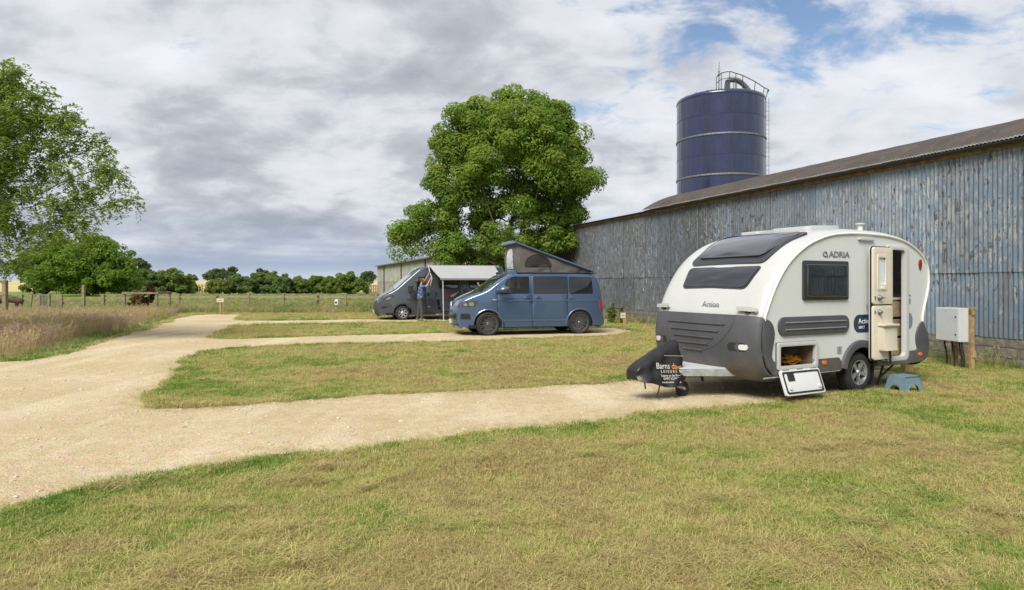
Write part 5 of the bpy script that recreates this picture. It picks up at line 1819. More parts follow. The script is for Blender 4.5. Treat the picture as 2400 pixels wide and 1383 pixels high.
px_, py_ = gp(985, 751.5)
B, hd = man((.40, -.17, 1.76), (.36, .12, 1.98), lean=.03)
man1 = figure('body', B, [M_SKIN, M_SHIRT, M_TROUS, M_SHOE], (px_, py_, float(G(px_, py_))), R(12), 'person in blue patterned shirt and dark trousers reaching up to the awning')
head_extras(man1, hd)
px2, py2 = (1160 - CX) / F * 27.3, 27.3
B, hd = man((.12, -.30, 1.0), (.05, .72, 1.66), lean=0.0)
man2 = figure('body', B, [M_SKIN, pm('plain dark top', (.05, .06, .09), .9), M_TROUS, M_SHOE], (px2, py2, float(G(px2, py2))), R(90), 'person with one bare arm raised to the awning, hidden behind the blue camper')
head_extras(man2, hd)
man2.scale = (.93, .93, .93)

# loose awning leg held up by the person
hp = Vector((px_, py_, float(G(px_, py_))))
Rm = Matrix.Rotation(R(12), 3, 'Z')
h1, h2 = hp + Rm @ Vector((.43, .10, 2.06)), hp + Rm @ Vector((.49, -.19, 1.83))
topc = Vector(mh.location) + Matrix.Rotation(R(17), 3, 'Z') @ Vector((1.10, -.10, 2.40))
pl = MB()
pl.tube([topc, h1], .016, 8)
o = pl.obj('support_pole', M_WHITEP)
MB().tube([h1, h2, h2 + (h2 - h1) * .35 + Vector((-.12, .1, -.25))], .013, 8).obj('pole_extension', M_WHITEP, o)
tag(o, 'thin white awning support pole held up by the person in the blue shirt', 'pole')

# ================================================================== camping chair beside the awning leg
cx_, cy_ = gp(1042, 751)
ch = empty('camping_chair', (cx_, cy_, float(G(cx_, cy_))), R(-8), 'dark folding camping chair under the awning behind the blue camper', 'chair')
M_CHF = pm('navy black chair cloth', (.022, .026, .038), .9)
M_CHT = pm('dark chair tube', (.05, .052, .055), .4, metal=.5)
for sg in (-1, 1):
    y_ = sg * .26
    MB().tube([(-.25, y_, .02), (.24, y_, .44)], .010, 6).obj('leg', M_CHT, ch)
    MB().tube([(.25, y_, .02), (-.22, y_, .44), (-.30, y_, .92)], .010, 6).obj('back_leg', M_CHT, ch)
    MB().tube([(.24, y_, .44), (.25, y_, .62)], .010, 6).obj('arm_post', M_CHT, ch)
    MB().box(-.26, .30, y_ - .035, y_ + .035, .615, .635).obj('armrest', M_CHF, ch, 0, bev=.008)
for x_ in (-.25, .25):
    MB().tube([(x_, -.26, .02), (-x_ * .0 + x_, .26, .40)], .009, 6).obj('cross_brace', M_CHT, ch)
A = np.array([[(x_, y_, .42 - .04 * math.cos(y_ / .26 * 1.5)) for x_ in np.linspace(-.22, .25, 6)] for y_ in np.linspace(-.26, .26, 7)])
MB().grid(A).grid(A - [0, 0, .012], True).obj('seat', M_CHF, ch, 180)
A = np.array([[(-.22 - .08 * (z_ - .44) / .48 - .03 * math.cos(y_ / .26 * 1.5), y_, z_) for z_ in np.linspace(.46, .90, 5)] for y_ in np.linspace(-.26, .26, 7)])
MB().grid(A).grid(A - [.012, 0, 0], True).obj('backrest', M_CHF, ch, 180)

# ================================================================== posts, fence and small site furniture
M_NEWWOOD = pm('new sawn timber', (.31, .205, .10), .8, var=.25, vscale=9, bump=.3, bscale=40)
M_FENCE = pm('weathered fence timber', (.215, .165, .105), .9, var=.35, vscale=4, bump=.5, bscale=30)
M_FENCER = pm('grey brown fence rail', (.20, .160, .115), .9, var=.35, vscale=3, bump=.4, bscale=30)
M_CAB = pm('pale grey enamelled steel', (.50, .52, .53), .42, var=.03)


def gz(x, y):
    return float(G(x, y))


# electricity cabinet on timber posts against the barn
ex, ey = gp(2245, 862)
ecab = empty('electric_cabinet', (ex, ey, 0), math.atan2(BARN_D[1], BARN_D[0]) + math.pi + R(-14), 'pale grey steel electricity cabinet on wooden posts beside the barn', 'cabinet')
EY = ey
c0, c1 = at(2216, 716, EY), at(2296, 795, EY)
sc = 1550 / EY
we, he = .60, .66
zb_ = .56
MB().box(-.30, .30, -.22, 0, zb_, zb_ + he).obj('cabinet_body', M_CAB, ecab, 0, bev=.008)
MB().box(-.295, .295, -.242, -.222, zb_ + .008, zb_ + he - .006).obj('cabinet_door', M_CAB, ecab, 0, bev=.006)
for z_ in (zb_ + .14, zb_ + .49):
    MB().lathe([(0, -.012), (.014, -.010), (.016, 0)], 12, 'y', (.235, -.242, z_)).obj('door_lock', M_BLACK, ecab)
wl_ = MB().plate([[(-.05, zb_ + .585), (.01, zb_ + .585), (-.02, zb_ + .64)]], sidefn(-.2445), .001)
wl_.obj('warning_label', pm('faded pink label', (.50, .42, .42), .5), ecab, 0)
MB().box(-.345, -.302, -.12, -.02, zb_ + .02, zb_ + .17).obj('socket_box', M_CAB, ecab, 0, bev=.006)
for x_, z1_ in ((-.14, zb_), (.345, zb_ + he + .03)):
    MB().box(x_ - .035, x_ + .035, .0 if x_ < 0 else -.03, .09 if x_ < 0 else .04, -.2, z1_).obj('post', M_NEWWOOD, ecab, 0, bev=.004)
MB().box(-.30, .42, .01, .06, zb_ + he - .02, zb_ + he + .012).obj('top_rail', M_NEWWOOD, ecab, 0, bev=.004)
MB().box(-.16, .40, -.01, .05, .26, .40).obj('cross_rail', M_NEWWOOD, ecab, 0, bev=.004)
MB().box(.27, .40, -.03, .03, zb_ + he - .13, zb_ + he - .02).obj('post_block', M_NEWWOOD, ecab, 0, bev=.004)
for x_ in (-.24, -.04, .15, .215):
    MB().tube(spline([(x_, -.10, zb_), (x_ + .01, -.09, .42), (x_ + .035, -.07, .26), (x_ + .02, -.06, .1), (x_ + .02, -.05, -.05)], 3), .017, 7).obj('cable_duct', M_BPLAS, ecab)


def short_post(px, py, h, w, label, board=None, mat_=None, rz=0.0):
    x, y = gp(px, py)
    o = empty('pitch_marker', (x, y, gz(x, y)), rz, label, 'marker post')
    MB().box(-w / 2, w / 2, -w / 2, w / 2, -.15, h).obj('post', mat_ or M_NEWWOOD, o, 0, bev=.006)
    if board:
        bw, bh, z_, dx_ = board
        MB().box(dx_ - bw / 2, dx_ + bw / 2, -w / 2 - .022, -w / 2 - .003, z_ - bh / 2, z_ + bh / 2).obj('number_board', pm('pale sign board', (.52, .47, .36), .7), o, 0, bev=.004)
        MB().box(dx_ - bw * .3, dx_ + bw * .3, -w / 2 - .0245, -w / 2 - .022, z_ - bh * .1, z_ + bh * .1).obj('faint_print', pm('brown print', (.22, .17, .11), .7), o, 0)
    return o


short_post(1463, 775, .62, .10, 'wooden pitch marker post with small board near the barn wall', (.17, .18, .52, -.05))
short_post(517, 738, .78, .08, 'wooden pitch marker post with wide pale board at the track end', (.36, .19, .74, 0.0))
short_post(2126, 872, .50, .16, 'plain new timber post on the grass behind the caravan rear')

# two rail fence across the back of the site
FY = 38.0
post_px = [418.8, 504, 587.6, 663.6, 742, 813, 883]
fence = empty('rail_fence', (0, FY, .08), 0, 'weathered two rail timber fence running from the track end to the shed', 'fence')
fx = [(p - CX) / F * FY for p in post_px]
pme = MB().box(-.065, .065, -.05, .05, -.2, 1.02).obj('post', M_FENCE, fence, 0, bev=.012)
for i, x in enumerate(fx):
    o = pme if i == 0 else pme.copy()
    if i:
        COL.objects.link(o)
    o.location = (x, .30 * math.sin(i * 2.1), rng.uniform(-.03, .03))
    o.rotation_euler = (rng.uniform(-.02, .02), rng.uniform(-.025, .025), rng.uniform(-.1, .1))
fx2 = [(291 - CX) / F * FY] + fx + [fx[-1] + 2.0]
for i in range(len(fx2) - 1):
    L_ = fx2[i + 1] - fx2[i]
    for z_ in (.93, .70):
        MB().box(0, L_, -.02, .02, -.05, .05).obj('rail', M_FENCER, fence, 0, bev=.006, loc=(fx2[i] - .02, .09, z_ + rng.uniform(-.015, .015)), rot=(0, rng.uniform(-.008, .008), 0))

# older paddock fence further left
of = empty('old_rail_fence', (0, 37.0, .08), 0, 'old low timber fence behind the tall grass left of the tree guard', 'fence')
for p in (-60, 49, 92, 143.5, 241.5):
    x = (p - CX) / F * 37
    MB().box(-.08, .08, -.06, .06, -.2, .98).obj('post', M_FENCE, of, 0, bev=.012, loc=(x, 0, rng.uniform(-.04, .02)), rot=(0, rng.uniform(-.03, .03), 0))
for a_, b_, zs in ((-60, 49, (.86, .62)), (49, 92, (.88, .65)), (111, 143.5, (.88, .66)), (143.5, 241.5, (.50,)), (241.5, 292, (.88, .65))):
    x0, x1 = (a_ - CX) / F * 37, (b_ - CX) / F * 37
    for z_ in zs:
        MB().box(0, x1 - x0, -.02, .02, -.05, .05).obj('rail', M_FENCER, of, 0, bev=.006, loc=(x0, .08, z_ + rng.uniform(-.02, .02)), rot=(0, rng.uniform(-.01, .01), 0))
# galvanised gate leaf standing edge on
x0 = (94 - CX) / F * 36.6
gt = empty('metal_gate', (x0, 36.6, .08), 0, 'small grey metal gate panel leaning between two old fence posts', 'gate')
for k in range(6):
    MB().tube([(.02 + k * .075, 0, .1), (.02 + k * .075, 0, .98)], .018, 6).obj('upright', M_GALV, gt)
for z_ in (.12, .95):
    MB().tube([(0, 0, z_), (.42, 0, z_)], .022, 6).obj('gate_bar', M_GALV, gt)
MB().box(.44, .56, -.06, .06, -.2, 1.02).obj('gate_post', M_FENCE, gt, 0, bev=.01)
# tall single stake, leaning tool, log, tall gate posts at the left edge
x = (196 - CX) / F * 36.5
o = MB().box(-.07, .07, -.07, .07, -.2, 1.50).obj('fence_stake', M_FENCE, None, 0, bev=.015, loc=(x, 36.5, .08))
tag(o, 'tall lone timber stake standing in the tall grass', 'stake')
x = (12 - CX) / F * 31
o = empty('tall_gatepost', (x, 31, .08), 0, 'tall grey timber gatepost with a short crossbar at the left edge', 'gatepost')
MB().box(-.09, .09, -.09, .09, -.2, 1.75).obj('post', M_FENCE, o, 0, bev=.02)
MB().box(-.6, .12, -.05, .05, 1.64, 1.75).obj('crossbar', M_FENCE, o, 0, bev=.01)
x = (74 - CX) / F * 34
o = empty('garden_tool', (x, 34, .08), 0, 'thin T shaped metal tool leaning by the old fence', 'tool')
MB().tube([(-.08, 0, 0), (.06, 0, 1.02)], .022, 6).obj('shaft', M_STEEL, o)
MB().tube([(-.12, 0, 1.03), (.24, 0, 1.02)], .020, 6).obj('crosshandle', M_STEEL, o)
x = (22 - CX) / F * 35
lg = MB()
pts = [(-1.6, 0, .78), (-.8, .05, .80), (0, 0, .84), (.55, -.05, .74), (.72, -.05, .66)]
lg.tube(spline(pts, 4), [.30 - .012 * k for k in range(17)], 12)
o = lg.obj('fallen_log', pm('dark bark', (.075, .052, .038), .95, var=.35, vscale=6, bump=1.0, bscale=14), None, 180, loc=(x, 35, .02))
MB().box(-1.2, -1.0, -.15, .15, -.1, .62).obj('log_support', M_FENCE, o, 0)
MB().box(.2, .4, -.15, .15, -.1, .62).obj('log_support', M_FENCE, o, 0)
tag(o, 'dark fallen log propped along the old fence at the left edge', 'log')

# slatted tree guard
x0, x1 = (292 - CX) / F * 35.5, (368 - CX) / F * 35.5
tg = empty('tree_guard', ((x0 + x1) / 2, 35.5, .08), 0, 'square timber tree guard of posts and rails around the dark red shrub', 'tree guard')
hw = (x1 - x0) / 2
for sx in (-1, 1):
    for yy in (0, 1.3):
        MB().box(-.05, .05, -.05, .05, -.2, 1.12).obj('post', M_FENCER, tg, 0, bev=.01, loc=(sx * hw, yy, 0))
for yy in (0, 1.3):
    for z_ in (1.08, .22):
        MB().box(-hw - .1, hw + .1, -.02, .02, -.05, .05).obj('rail', M_FENCER, tg, 0, bev=.006, loc=(0, yy - .075, z_))
for sx in (-1, 1):
    MB().box(-.02, .02, -.1, 1.4, -.05, .05).obj('rail', M_FENCER, tg, 0, bev=.006, loc=(sx * hw + sx * .075, 0, 1.08))

# white hook-up point on a black stem, small grey bollard by the fence
x = (789 - CX) / F * 37
o = empty('hookup_point', (x, 37.0, .08), 0, 'white electric hook-up box on a short black stem by the fence', 'hook-up point')
MB().tube([(0, 0, -.1), (0, 0, .40)], .05, 10).obj('stem', M_BPLAS, o)
MB().box(-.11, .11, -.08, .08, .36, .70).obj('hood', pm('white plastic', (.62, .63, .64), .4), o, 0, bev=.06)
MB().lathe([(0, -.03), (.05, -.025), (.06, 0)], 14, 'y', (-.02, -.08, .53)).obj('socket', M_BLACK, o)
x = (868 - CX) / F * 36.5
o = empty('water_standpipe', (x, 36.5, .08), 0, 'slim grey standpipe in the grass left of the motorhome nose', 'standpipe')
MB().box(-.035, .035, -.035, .035, -.1, .40).obj('stem', pm('grey pipe', (.17, .18, .19), .6), o, 0, bev=.01)
MB().tube([(0, 0, .36), (0, -.07, .38), (0, -.09, .33)], .016, 6).obj('tap', M_STEEL, o)
# distant field gate and posts seen in the hedge gap
for nm, lab, pa, pb, Yd in (('field_gate', 'distant dark field gate in the gap between the hedges', 466, 497, 96), ('field_gate', 'distant timber hurdle beside the shed corner', 866, 884, 88)):
    x0, x1 = (pa - CX) / F * Yd, (pb - CX) / F * Yd
    o = empty(nm, (x0, Yd, .08), 0, lab, 'gate', 'far field gates')
    n_ = 4
    for k in range(n_ + 1):
        MB().box(-.06, .06, -.05, .05, 0, 1.35).obj('post', M_FENCE, o, 0, loc=((x1 - x0) * k / n_, 0, 0))
    for z_ in (.35, .75, 1.15):
        MB().box(0, x1 - x0, -.03, .03, z_ - .05, z_ + .05).obj('rail', M_FENCE, o, 0)
for k, (p, Yd, lab) in enumerate(((131, 92, 'left of two pale stakes standing before the far hedge'), (136, 92, 'right of two pale stakes standing before the far hedge'), (80, 92, 'short dark stake in the paddock under the hanging branches'))):
    x = (p - CX) / F * Yd
    o = MB().box(-.08, .08, -.08, .08, -.1, 1.1 if k < 2 else .9).obj('field_stake', pm('pale stake', (.40, .36, .28), .9) if k < 2 else M_FENCE, None, 0, bev=.02, loc=(x, Yd, .08))
    tag(o, lab, 'stake', 'stakes in the far paddock')

# ================================================================== vegetation kit
def leaf_mat(name, c0, c1, c2, trans=.56):
    m = bpy.data.materials.new(name)
    m.use_nodes = True
    t = NT(m.node_tree)
    b = m.node_tree.nodes['Principled BSDF']
    a = t.n('ShaderNodeAttribute', attribute_name='rv').outputs['Fac']
    pos = t.n('ShaderNodeTexCoord').outputs['Object']
    n_ = t.noise(pos, .9, 4, .6)
    f = t.m('ADD', t.m('MULTIPLY', a, .65), t.m('MULTIPLY', n_, .45))
    r = t.n('ShaderNodeValToRGB', ins={0: f})
    e_ = r.color_ramp.elements
    e_[0].position, e_[0].color = .18, (*c0, 1)
    e_[1].position, e_[1].color = .92, (*c2, 1)
    q = e_.new(.55)
    q.color = (*c1, 1)
    t.link(r.outputs[0], b.inputs['Base Color'])
    b.inputs['Roughness'].default_value = .55
    b.inputs['Specular IOR Level'].default_value = .35
    tl = t.n('ShaderNodeBsdfTranslucent', ins={0: t.mix(.5, r.outputs[0], (.22, .30, .03))})
    mxs = t.n('ShaderNodeMixShader', ins={0: trans, 1: b.outputs[0], 2: tl.outputs[0]})
    t.link(mxs.outputs[0], m.node_tree.nodes['Material Output'].inputs[0])
    return m


def unit(v):
    return v / np.maximum(np.linalg.norm(v, axis=-1, keepdims=True), 1e-9)


def leaves(P, size, nrm, rv=None, aspect=.75, droop=.25, seed=1):
    """kite shaped folded leaves at P with normals near nrm"""
    g = np.random.default_rng(seed)
    n = len(P)
    size = np.broadcast_to(size, (n,))
    N = unit(nrm + g.normal(0, .42, (n, 3)))
    a = unit(np.cross(N, g.normal(0, 1, (n, 3))))
    b = np.cross(N, a)
    s = size[:, None]
    tip = P + a * s - N * s * droop
    base = P - a * s * .35
    l_ = P + b * s * aspect * .5 + N * s * .08
    r_ = P - b * s * aspect * .5 + N * s * .08
    V = np.stack([base, l_, tip, r_], 1).reshape(-1, 3)
    i = np.arange(n)[:, None] * 4
    T = np.concatenate([i + [0, 2, 1], i + [0, 3, 2]], 1).reshape(-1, 3)
    me = arr_mesh('leaves', V, T, smooth=False)
    rv = g.random(n) if rv is None else rv
    at_ = me.attributes.new('rv', 'FLOAT', 'POINT')
    at_.data.foreach_set('value', np.repeat(rv, 4).astype(np.float32))
    return me


def colonize(att, start, step=.3, di=3.0, dk=.5, iters=220, seed=0):
    """space colonisation: branches grow from the start chain towards the attraction points"""
    g = np.random.default_rng(seed)
    pos = [np.array(p, float) for p in start]
    par = [-1] + list(range(len(start) - 1))
    P = np.array(pos)
    D = np.linalg.norm(att[:, None] - P[None], axis=2)
    near, dist = D.argmin(1), D.min(1)
    alive = np.ones(len(att), bool)
    for it in range(iters):
        k = alive & (dist < di)
        if not k.any():
            if alive.any() and it < 60:
                di *= 1.3
                continue
            break
        idx = near[k]
        dirs = unit(att[k] - P[idx])
        acc = np.zeros((len(P), 3))
        np.add.at(acc, idx, dirs)
        u = np.unique(idx)
        d = unit(acc[u] + g.normal(0, .22, (len(u), 3)))
        new = P[u] + d * step
        b0 = len(P)
        P = np.concatenate([P, new])
        par += list(u)
        Dn = np.linalg.norm(att[:, None] - new[None], axis=2)
        m_ = Dn.min(1)
        better = m_ < dist
        near[better] = b0 + Dn.argmin(1)[better]
        dist[better] = m_[better]
        alive &= dist > dk
        if len(P) > 9000:
            break
    return P, np.array(par)


def branch_mesh(name, P, par, tip=.012, power=2.3, k=6, rmax=9., rmin=0.0):
    n = len(P)
    r = np.zeros(n)
    kids = np.zeros(n, int)
    np.add.at(kids, par[par >= 0], 1)
    acc = np.zeros(n)
    for i in range(n - 1, -1, -1):
        r[i] = tip if kids[i] == 0 else acc[i] ** (1 / power)
        if par[i] >= 0:
            acc[par[i]] += r[i] ** power
    r = np.minimum(r, rmax)
    d = np.zeros((n, 3))
    d[par >= 0] = P[par >= 0] - P[par[par >= 0]]
    d[par < 0] = (0, 0, 1)
    d = unit(d)
    u = unit(np.cross(d, np.array([.31, .77, .12])))
    w = np.cross(u, d)
    a = np.arange(k) * 2 * np.pi / k
    V = (P[:, None] + (u[:, None] * np.cos(a)[None, :, None] + w[:, None] * np.sin(a)[None, :, None]) * r[:, None, None]).reshape(-1, 3)
    c = np.nonzero((par >= 0) & (r > rmin))[0]
    p = par[c]
    j = np.arange(k)
    q = np.stack([p[:, None] * k + j, p[:, None] * k + (j + 1) % k, c[:, None] * k + (j + 1) % k, c[:, None] * k + j], 2).reshape(-1, 4)
    return arr_mesh(name, V, q, smooth=True), r


def blob_points(blobs, n, Y, seed, shell=.55, zmin=.3, yflat=.9):
    """points inside a crown given as photo-plane circles (px, py, r px) standing at distance Y"""
    g = np.random.default_rng(seed)
    B = np.array(blobs, float)
    w = B[:, 2] ** 2.4
    k = g.choice(len(B), n * 2, p=w / w.sum())
    d = unit(g.normal(0, 1, (n * 2, 3)))
    rad = (shell + (1 - shell) * g.random(n * 2)) ** .7
    r = B[k, 2] / F * Y
    cen = np.stack([(B[k, 0] - CX) / F * Y, np.full(n * 2, Y) + (B[k, 3] if B.shape[1] > 3 else 0), ZC + (HY - B[k, 1]) / F * Y], 1)
    P = cen + d * (r * rad)[:, None] * [1, yflat, 1]
    return P[P[:, 2] > zmin][:n]


M_BARK = pm('grey brown bark', (.115, .095, .075), .95, var=.35, vscale=3, bump=.8, bscale=12)
L_SYC = leaf_mat('sycamore leaf', (.10, .20, .024), (.20, .325, .042), (.38, .43, .075))
L_ASH = leaf_mat('ash leaf', (.115, .20, .034), (.205, .315, .058), (.31, .39, .09))
L_MAPLE = leaf_mat('bright maple leaf', (.080, .18, .020), (.155, .275, .030), (.25, .34, .045))
L_HEDGE = leaf_mat('hedge leaf', (.13, .19, .04), (.22, .29, .065), (.32, .36, .10))
L_HEDGE2 = leaf_mat('dark hedge leaf', (.10, .175, .06), (.165, .25, .08), (.24, .30, .10))
L_FAR = leaf_mat('far tree leaf', (.065, .115, .055), (.10, .16, .075), (.14, .19, .09))
L_RED = leaf_mat('dark red leaf', (.035, .008, .012), (.070, .016, .020), (.12, .035, .03))
L_WEED = leaf_mat('weed leaf', (.095, .175, .026), (.17, .26, .04), (.27, .33, .07))
L_ORNG = leaf_mat('rusty seed leaf', (.18, .12, .04), (.28, .17, .06), (.40, .30, .14))


def clump_leaves(C, per, rad, size, seed, flat=.75, up=.55):
    """leaves spread over the upper shell of small clumps"""
    g = np.random.default_rng(seed)
    n = len(C) * per
    k = np.repeat(np.arange(len(C)), per)
    d = unit(g.normal(0, 1, (n, 3)) + [0, -.15, .3])
    rr = rad * (.65 + .7 * g.random(len(C)))[k]
    P = C[k] + d * (rr * (.55 + .45 * g.random(n) ** .6))[:, None] * [1, 1, flat]
    nr = d * 1.0 + np.array([0, 0, up])
    rv = np.clip(g.random(n) * .5 + .5 * g.random(len(C))[k], 0, 1)
    return leaves(P, size * (.7 + .6 * g.random(n)), nr, rv, seed=seed + 1)


# ---- the big sycamore by the barn end
SYCY = 33.0
syc_b = [(1195, 380, 165), (1290, 420, 108), (1085, 320, 72), (1260, 300, 78), (1165, 280, 62), (1060, 430, 82), (1005, 520, 62), (945, 560, 42), (1090, 545, 70), (1300, 520, 72), (1200, 545, 92), (1345, 410, 58),
         (1050, 590, 42), (1140, 590, 60), (1250, 575, 50), (1330, 340, 52), (1040, 290, 30), (1200, 250, 38), (1385, 420, 22)]
tx = (1192 - CX) / F * SYCY
syc = empty('sycamore_tree', (0, 0, 0), 0, 'large round leafy sycamore rising behind the blue camper by the barn end', 'tree')
att = blob_points(syc_b, 460, SYCY, 11, .30, 2.0)
P, par = colonize(att, [(tx, SYCY, 0), (tx, SYCY, .8), (tx + .03, SYCY, 1.6), (tx + .05, SYCY, 2.4), (tx + .05, SYCY, 3.0)], .34, 5.0, .6, seed=3)
bme, rr = branch_mesh('trunk', P, par, .014, 2.2, 7, .34)
link('trunk', bme, M_BARK, syc)
ends = np.unique(np.concatenate([att, P[rr < .017]]), axis=0)
ends = ends[ends[:, 2] > 2.1]
g = np.random.default_rng(5)
g.shuffle(ends)
ends = ends[:450]
link('crown', clump_leaves(ends, 350, .62, .112, 21), L_SYC, syc)

# ---- ash hanging in from the left
ASHY = 17.5
ash_b = [(20, 190, 60), (60, 250, 70), (160, 280, 60), (0, 320, 165), (110, 320, 108), (190, 390, 92), (265, 430, 56), (-160, 330, 240), (-330, 330, 230), (40, 500, 95), (-60, 560, 75), (140, 480, 80), (30, 205, 52), (100, 240, 52), (230, 330, 42), (325, 470, 22), (300, 410, 26), (30, 590, 48), (110, 560, 45), (200, 520, 36), (240, 500, 28)]
ash = empty('ash_tree', (0, 0, 0), 0, 'spreading ash tree with airy drooping branches entering from the left edge', 'tree')
att = blob_points(ash_b, 1700, ASHY, 12, .2, 1.9, .55)
ax = (-250 - CX) / F * ASHY
P, par = colonize(att, [(ax, ASHY, 0), (ax, ASHY, .7), (ax + .05, ASHY, 1.4), (ax + .15, ASHY, 2.1), (ax + .35, ASHY, 2.7), (ax + .7, ASHY, 3.1)], .24, 4.0, .36, seed=4)
bme, rr = branch_mesh('trunk', P, par, .006, 2.15, 6, .36)
link('trunk', bme, M_BARK, ash)
tw = np.nonzero(rr < .0125)[0]
g = np.random.default_rng(8)
NPIN = 7
rep = 14
k = np.repeat(tw, rep)
base = P[k] + g.normal(0, .11, (len(k), 3))
d = unit(P[k] - P[par[k]] + g.normal(0, .75, (len(k), 3)) - [0, 0, .35])
sd_ = unit(np.cross(d, [0, 0, 1.0]) + g.normal(0, .2, d.shape))
LP, LN = [], []
for q in range(NPIN):
    s_ = (-1 if q % 2 else 1) * (0 if q == NPIN - 1 else 1)
    LP.append(base + d * (.05 + .032 * q) + sd_ * s_ * .045 - [0, 0, .0025 * q * q])
LP = np.concatenate(LP)
rvv = np.tile(np.clip(g.random(len(k)) * .7 + .3 * g.random(len(k)), 0, 1), NPIN)
link('crown', leaves(LP, 0.098 * (.7 + .6 * g.random(len(LP))), np.tile([0, 0, .9], (len(LP), 1)), rvv, .5, .3, 9), L_ASH, ash)


# ---- bushes, hedge and far trees: one thing each
def bush(name, px, hw, top, base_y, Y, mat_, label, cat, group=None, n_cl=46, per=110, leaf=.24, trunk=False, seed=0, skirt=True, cr=.30):
    X = (px - CX) / F * Y
    z0 = gz(X, Y)
    h = ZC + (HY - top) / F * Y - z0
    w = hw / F * Y
    g = np.random.default_rng(seed + 100)
    o = empty(name, (X, Y, z0), 0, label, cat, group)
    d = unit(g.normal(0, 1, (n_cl, 3)))
    zc = .62 if trunk else .50
    C = d * (.45 + .5 * g.random(n_cl))[:, None] * [w * .88, w * .8, h * (1 - zc) * .92] + [0, 0, h * zc]
    if skirt and not trunk:
        lowC = np.stack([g.uniform(-w * .9, w * .9, n_cl // 3), g.uniform(-w * .7, w * .5, n_cl // 3), g.uniform(.10, .4, n_cl // 3) * h], 1)
        C = np.concatenate([C, lowC])
        C[:, 0] *= 1.12
    C = C[C[:, 2] > .08 * h]
    stems = [(0, 0, 0), (0, 0, h * .15), (0, 0, h * .28)]
    P, par = colonize(C, stems, max(.16, h * .07), h, max(.2, h * .09), 80, seed)
    bme, _ = branch_mesh('trunk', P, par, .02 * h / 3.5, 2.2, 5, .045 * h)
    link('trunk', bme, M_BARK, o)
    link('crown', clump_leaves(C, per, cr * min(w, h * .7) if not trunk else .26 * w, leaf, seed + 7), mat_, o)
    return o


HG = 'bushes along the far paddock hedge'
hedge = [(105, 36, 628, L_HEDGE, 'left end bush of the far hedge under the ash branches'), (158, 42, 618, L_HEDGE, 'tall hedge bush second from the left end'), (222, 46, 622, L_HEDGE, 'hedge bush straight below the bright rounded tree'),
         (288, 42, 626, L_HEDGE, 'hedge bush to the left of the dark red shrub'), (345, 38, 629, L_HEDGE2, 'hedge bush directly behind the dark red shrub'), (400, 38, 628, L_HEDGE, 'hedge bush to the right of the dark red shrub'),
         (438, 24, 640, L_HEDGE, 'low hedge bush at the left side of the wheat gap'),
         (512, 26, 650, L_HEDGE, 'low bush at the right side of the wheat gap'), (560, 34, 640, L_HEDGE2, 'dark bush second right of the wheat gap'), (602, 32, 637, L_HEDGE2, 'blue green bush left of the tallest middle bush'),
         (632, 26, 630, L_HEDGE, 'tallest bush in the middle stretch of hedge'), (660, 24, 637, L_HEDGE2, 'dark narrow bush right of the tallest middle bush'), (698, 27, 648, L_HEDGE, 'low olive bush in the middle of the far hedge'),
         (742, 30, 644, L_WEED, 'pale green low bush left of the bright domed bush'), (776, 24, 646, L_WEED, 'small pale bush touching the bright domed bush'), (822, 44, 636, L_WEED, 'bright green domed bush nearest the shed corner')]
for i, (px, hw, top, mt, lab) in enumerate(hedge):
    bush('hedge_bush', px, hw, top, 686, 95 + (i * 37 % 7) - 3, mt, lab, 'bush', HG, 95, 90, .24, seed=i, cr=.20)
bush('round_tree', 205, 112, 543, 684, 80, L_MAPLE, 'bright green rounded tree behind the ash branches', 'tree', None, 210, 120, .26, False, 51, cr=.17)
bush('far_oak', 95, 60, 575, 684, 100, L_HEDGE2, 'dark tree half hidden behind the ash at the far left', 'tree', 'far trees', 50, 110, .36, True, 52)
bush('far_tree', 330, 30, 601, 684, 150, L_FAR, 'dark far tree above the left hedge', 'tree', 'far trees', 40, 90, .45, True, 53)
bush('far_tree', 502, 26, 631, 684, 190, L_FAR, 'left one of the paired far trees beyond the wheat gap', 'tree', 'far trees', 40, 80, .5, True, 54)
bush('far_tree', 538, 22, 625, 684, 200, L_FAR, 'right one of the paired far trees beyond the wheat gap', 'tree', 'far trees', 40, 80, .5, True, 55)
bush('far_tree', 617, 20, 628, 684, 160, L_FAR, 'far tree top peeping over the middle hedge', 'tree', 'far trees', 30, 80, .45, True, 56)
bush('far_tree', 863, 19, 631, 684, 125, L_FAR, 'small round far tree beside the shed corner', 'tree', 'far trees', 34, 90, .40, True, 57)
bush('far_tree', 456, 8, 642, 684, 210, L_FAR, 'tiny far tree at the left of the wheat gap', 'tree', 'far trees', 14, 70, .5, True, 58)
# shrubs near at hand
bush('red_shrub', 347, 15, 650, 735, 36.1, L_RED, 'dark red leafed shrub growing inside the timber tree guard', 'shrub', None, 30, 90, .10, seed=61)
bush('rusty_shrub', 325, 17, 672, 735, 36.0, L_ORNG, 'rusty brown seeding shrub left of the dark red shrub', 'shrub', None, 24, 80, .10, seed=62)
bush('barn_shrub', 1432, 11, 706, 772, 26.5, L_WEED, 'bright green shrub growing at the barn foot behind the camper tail', 'shrub', None, 24, 60, .07, seed=63)
bush('barn_shrub', 1458, 8, 716, 772, 26.0, L_WEED, 'smaller green shrub between camper tail and pitch marker', 'shrub', None, 16, 60, .06, seed=64)


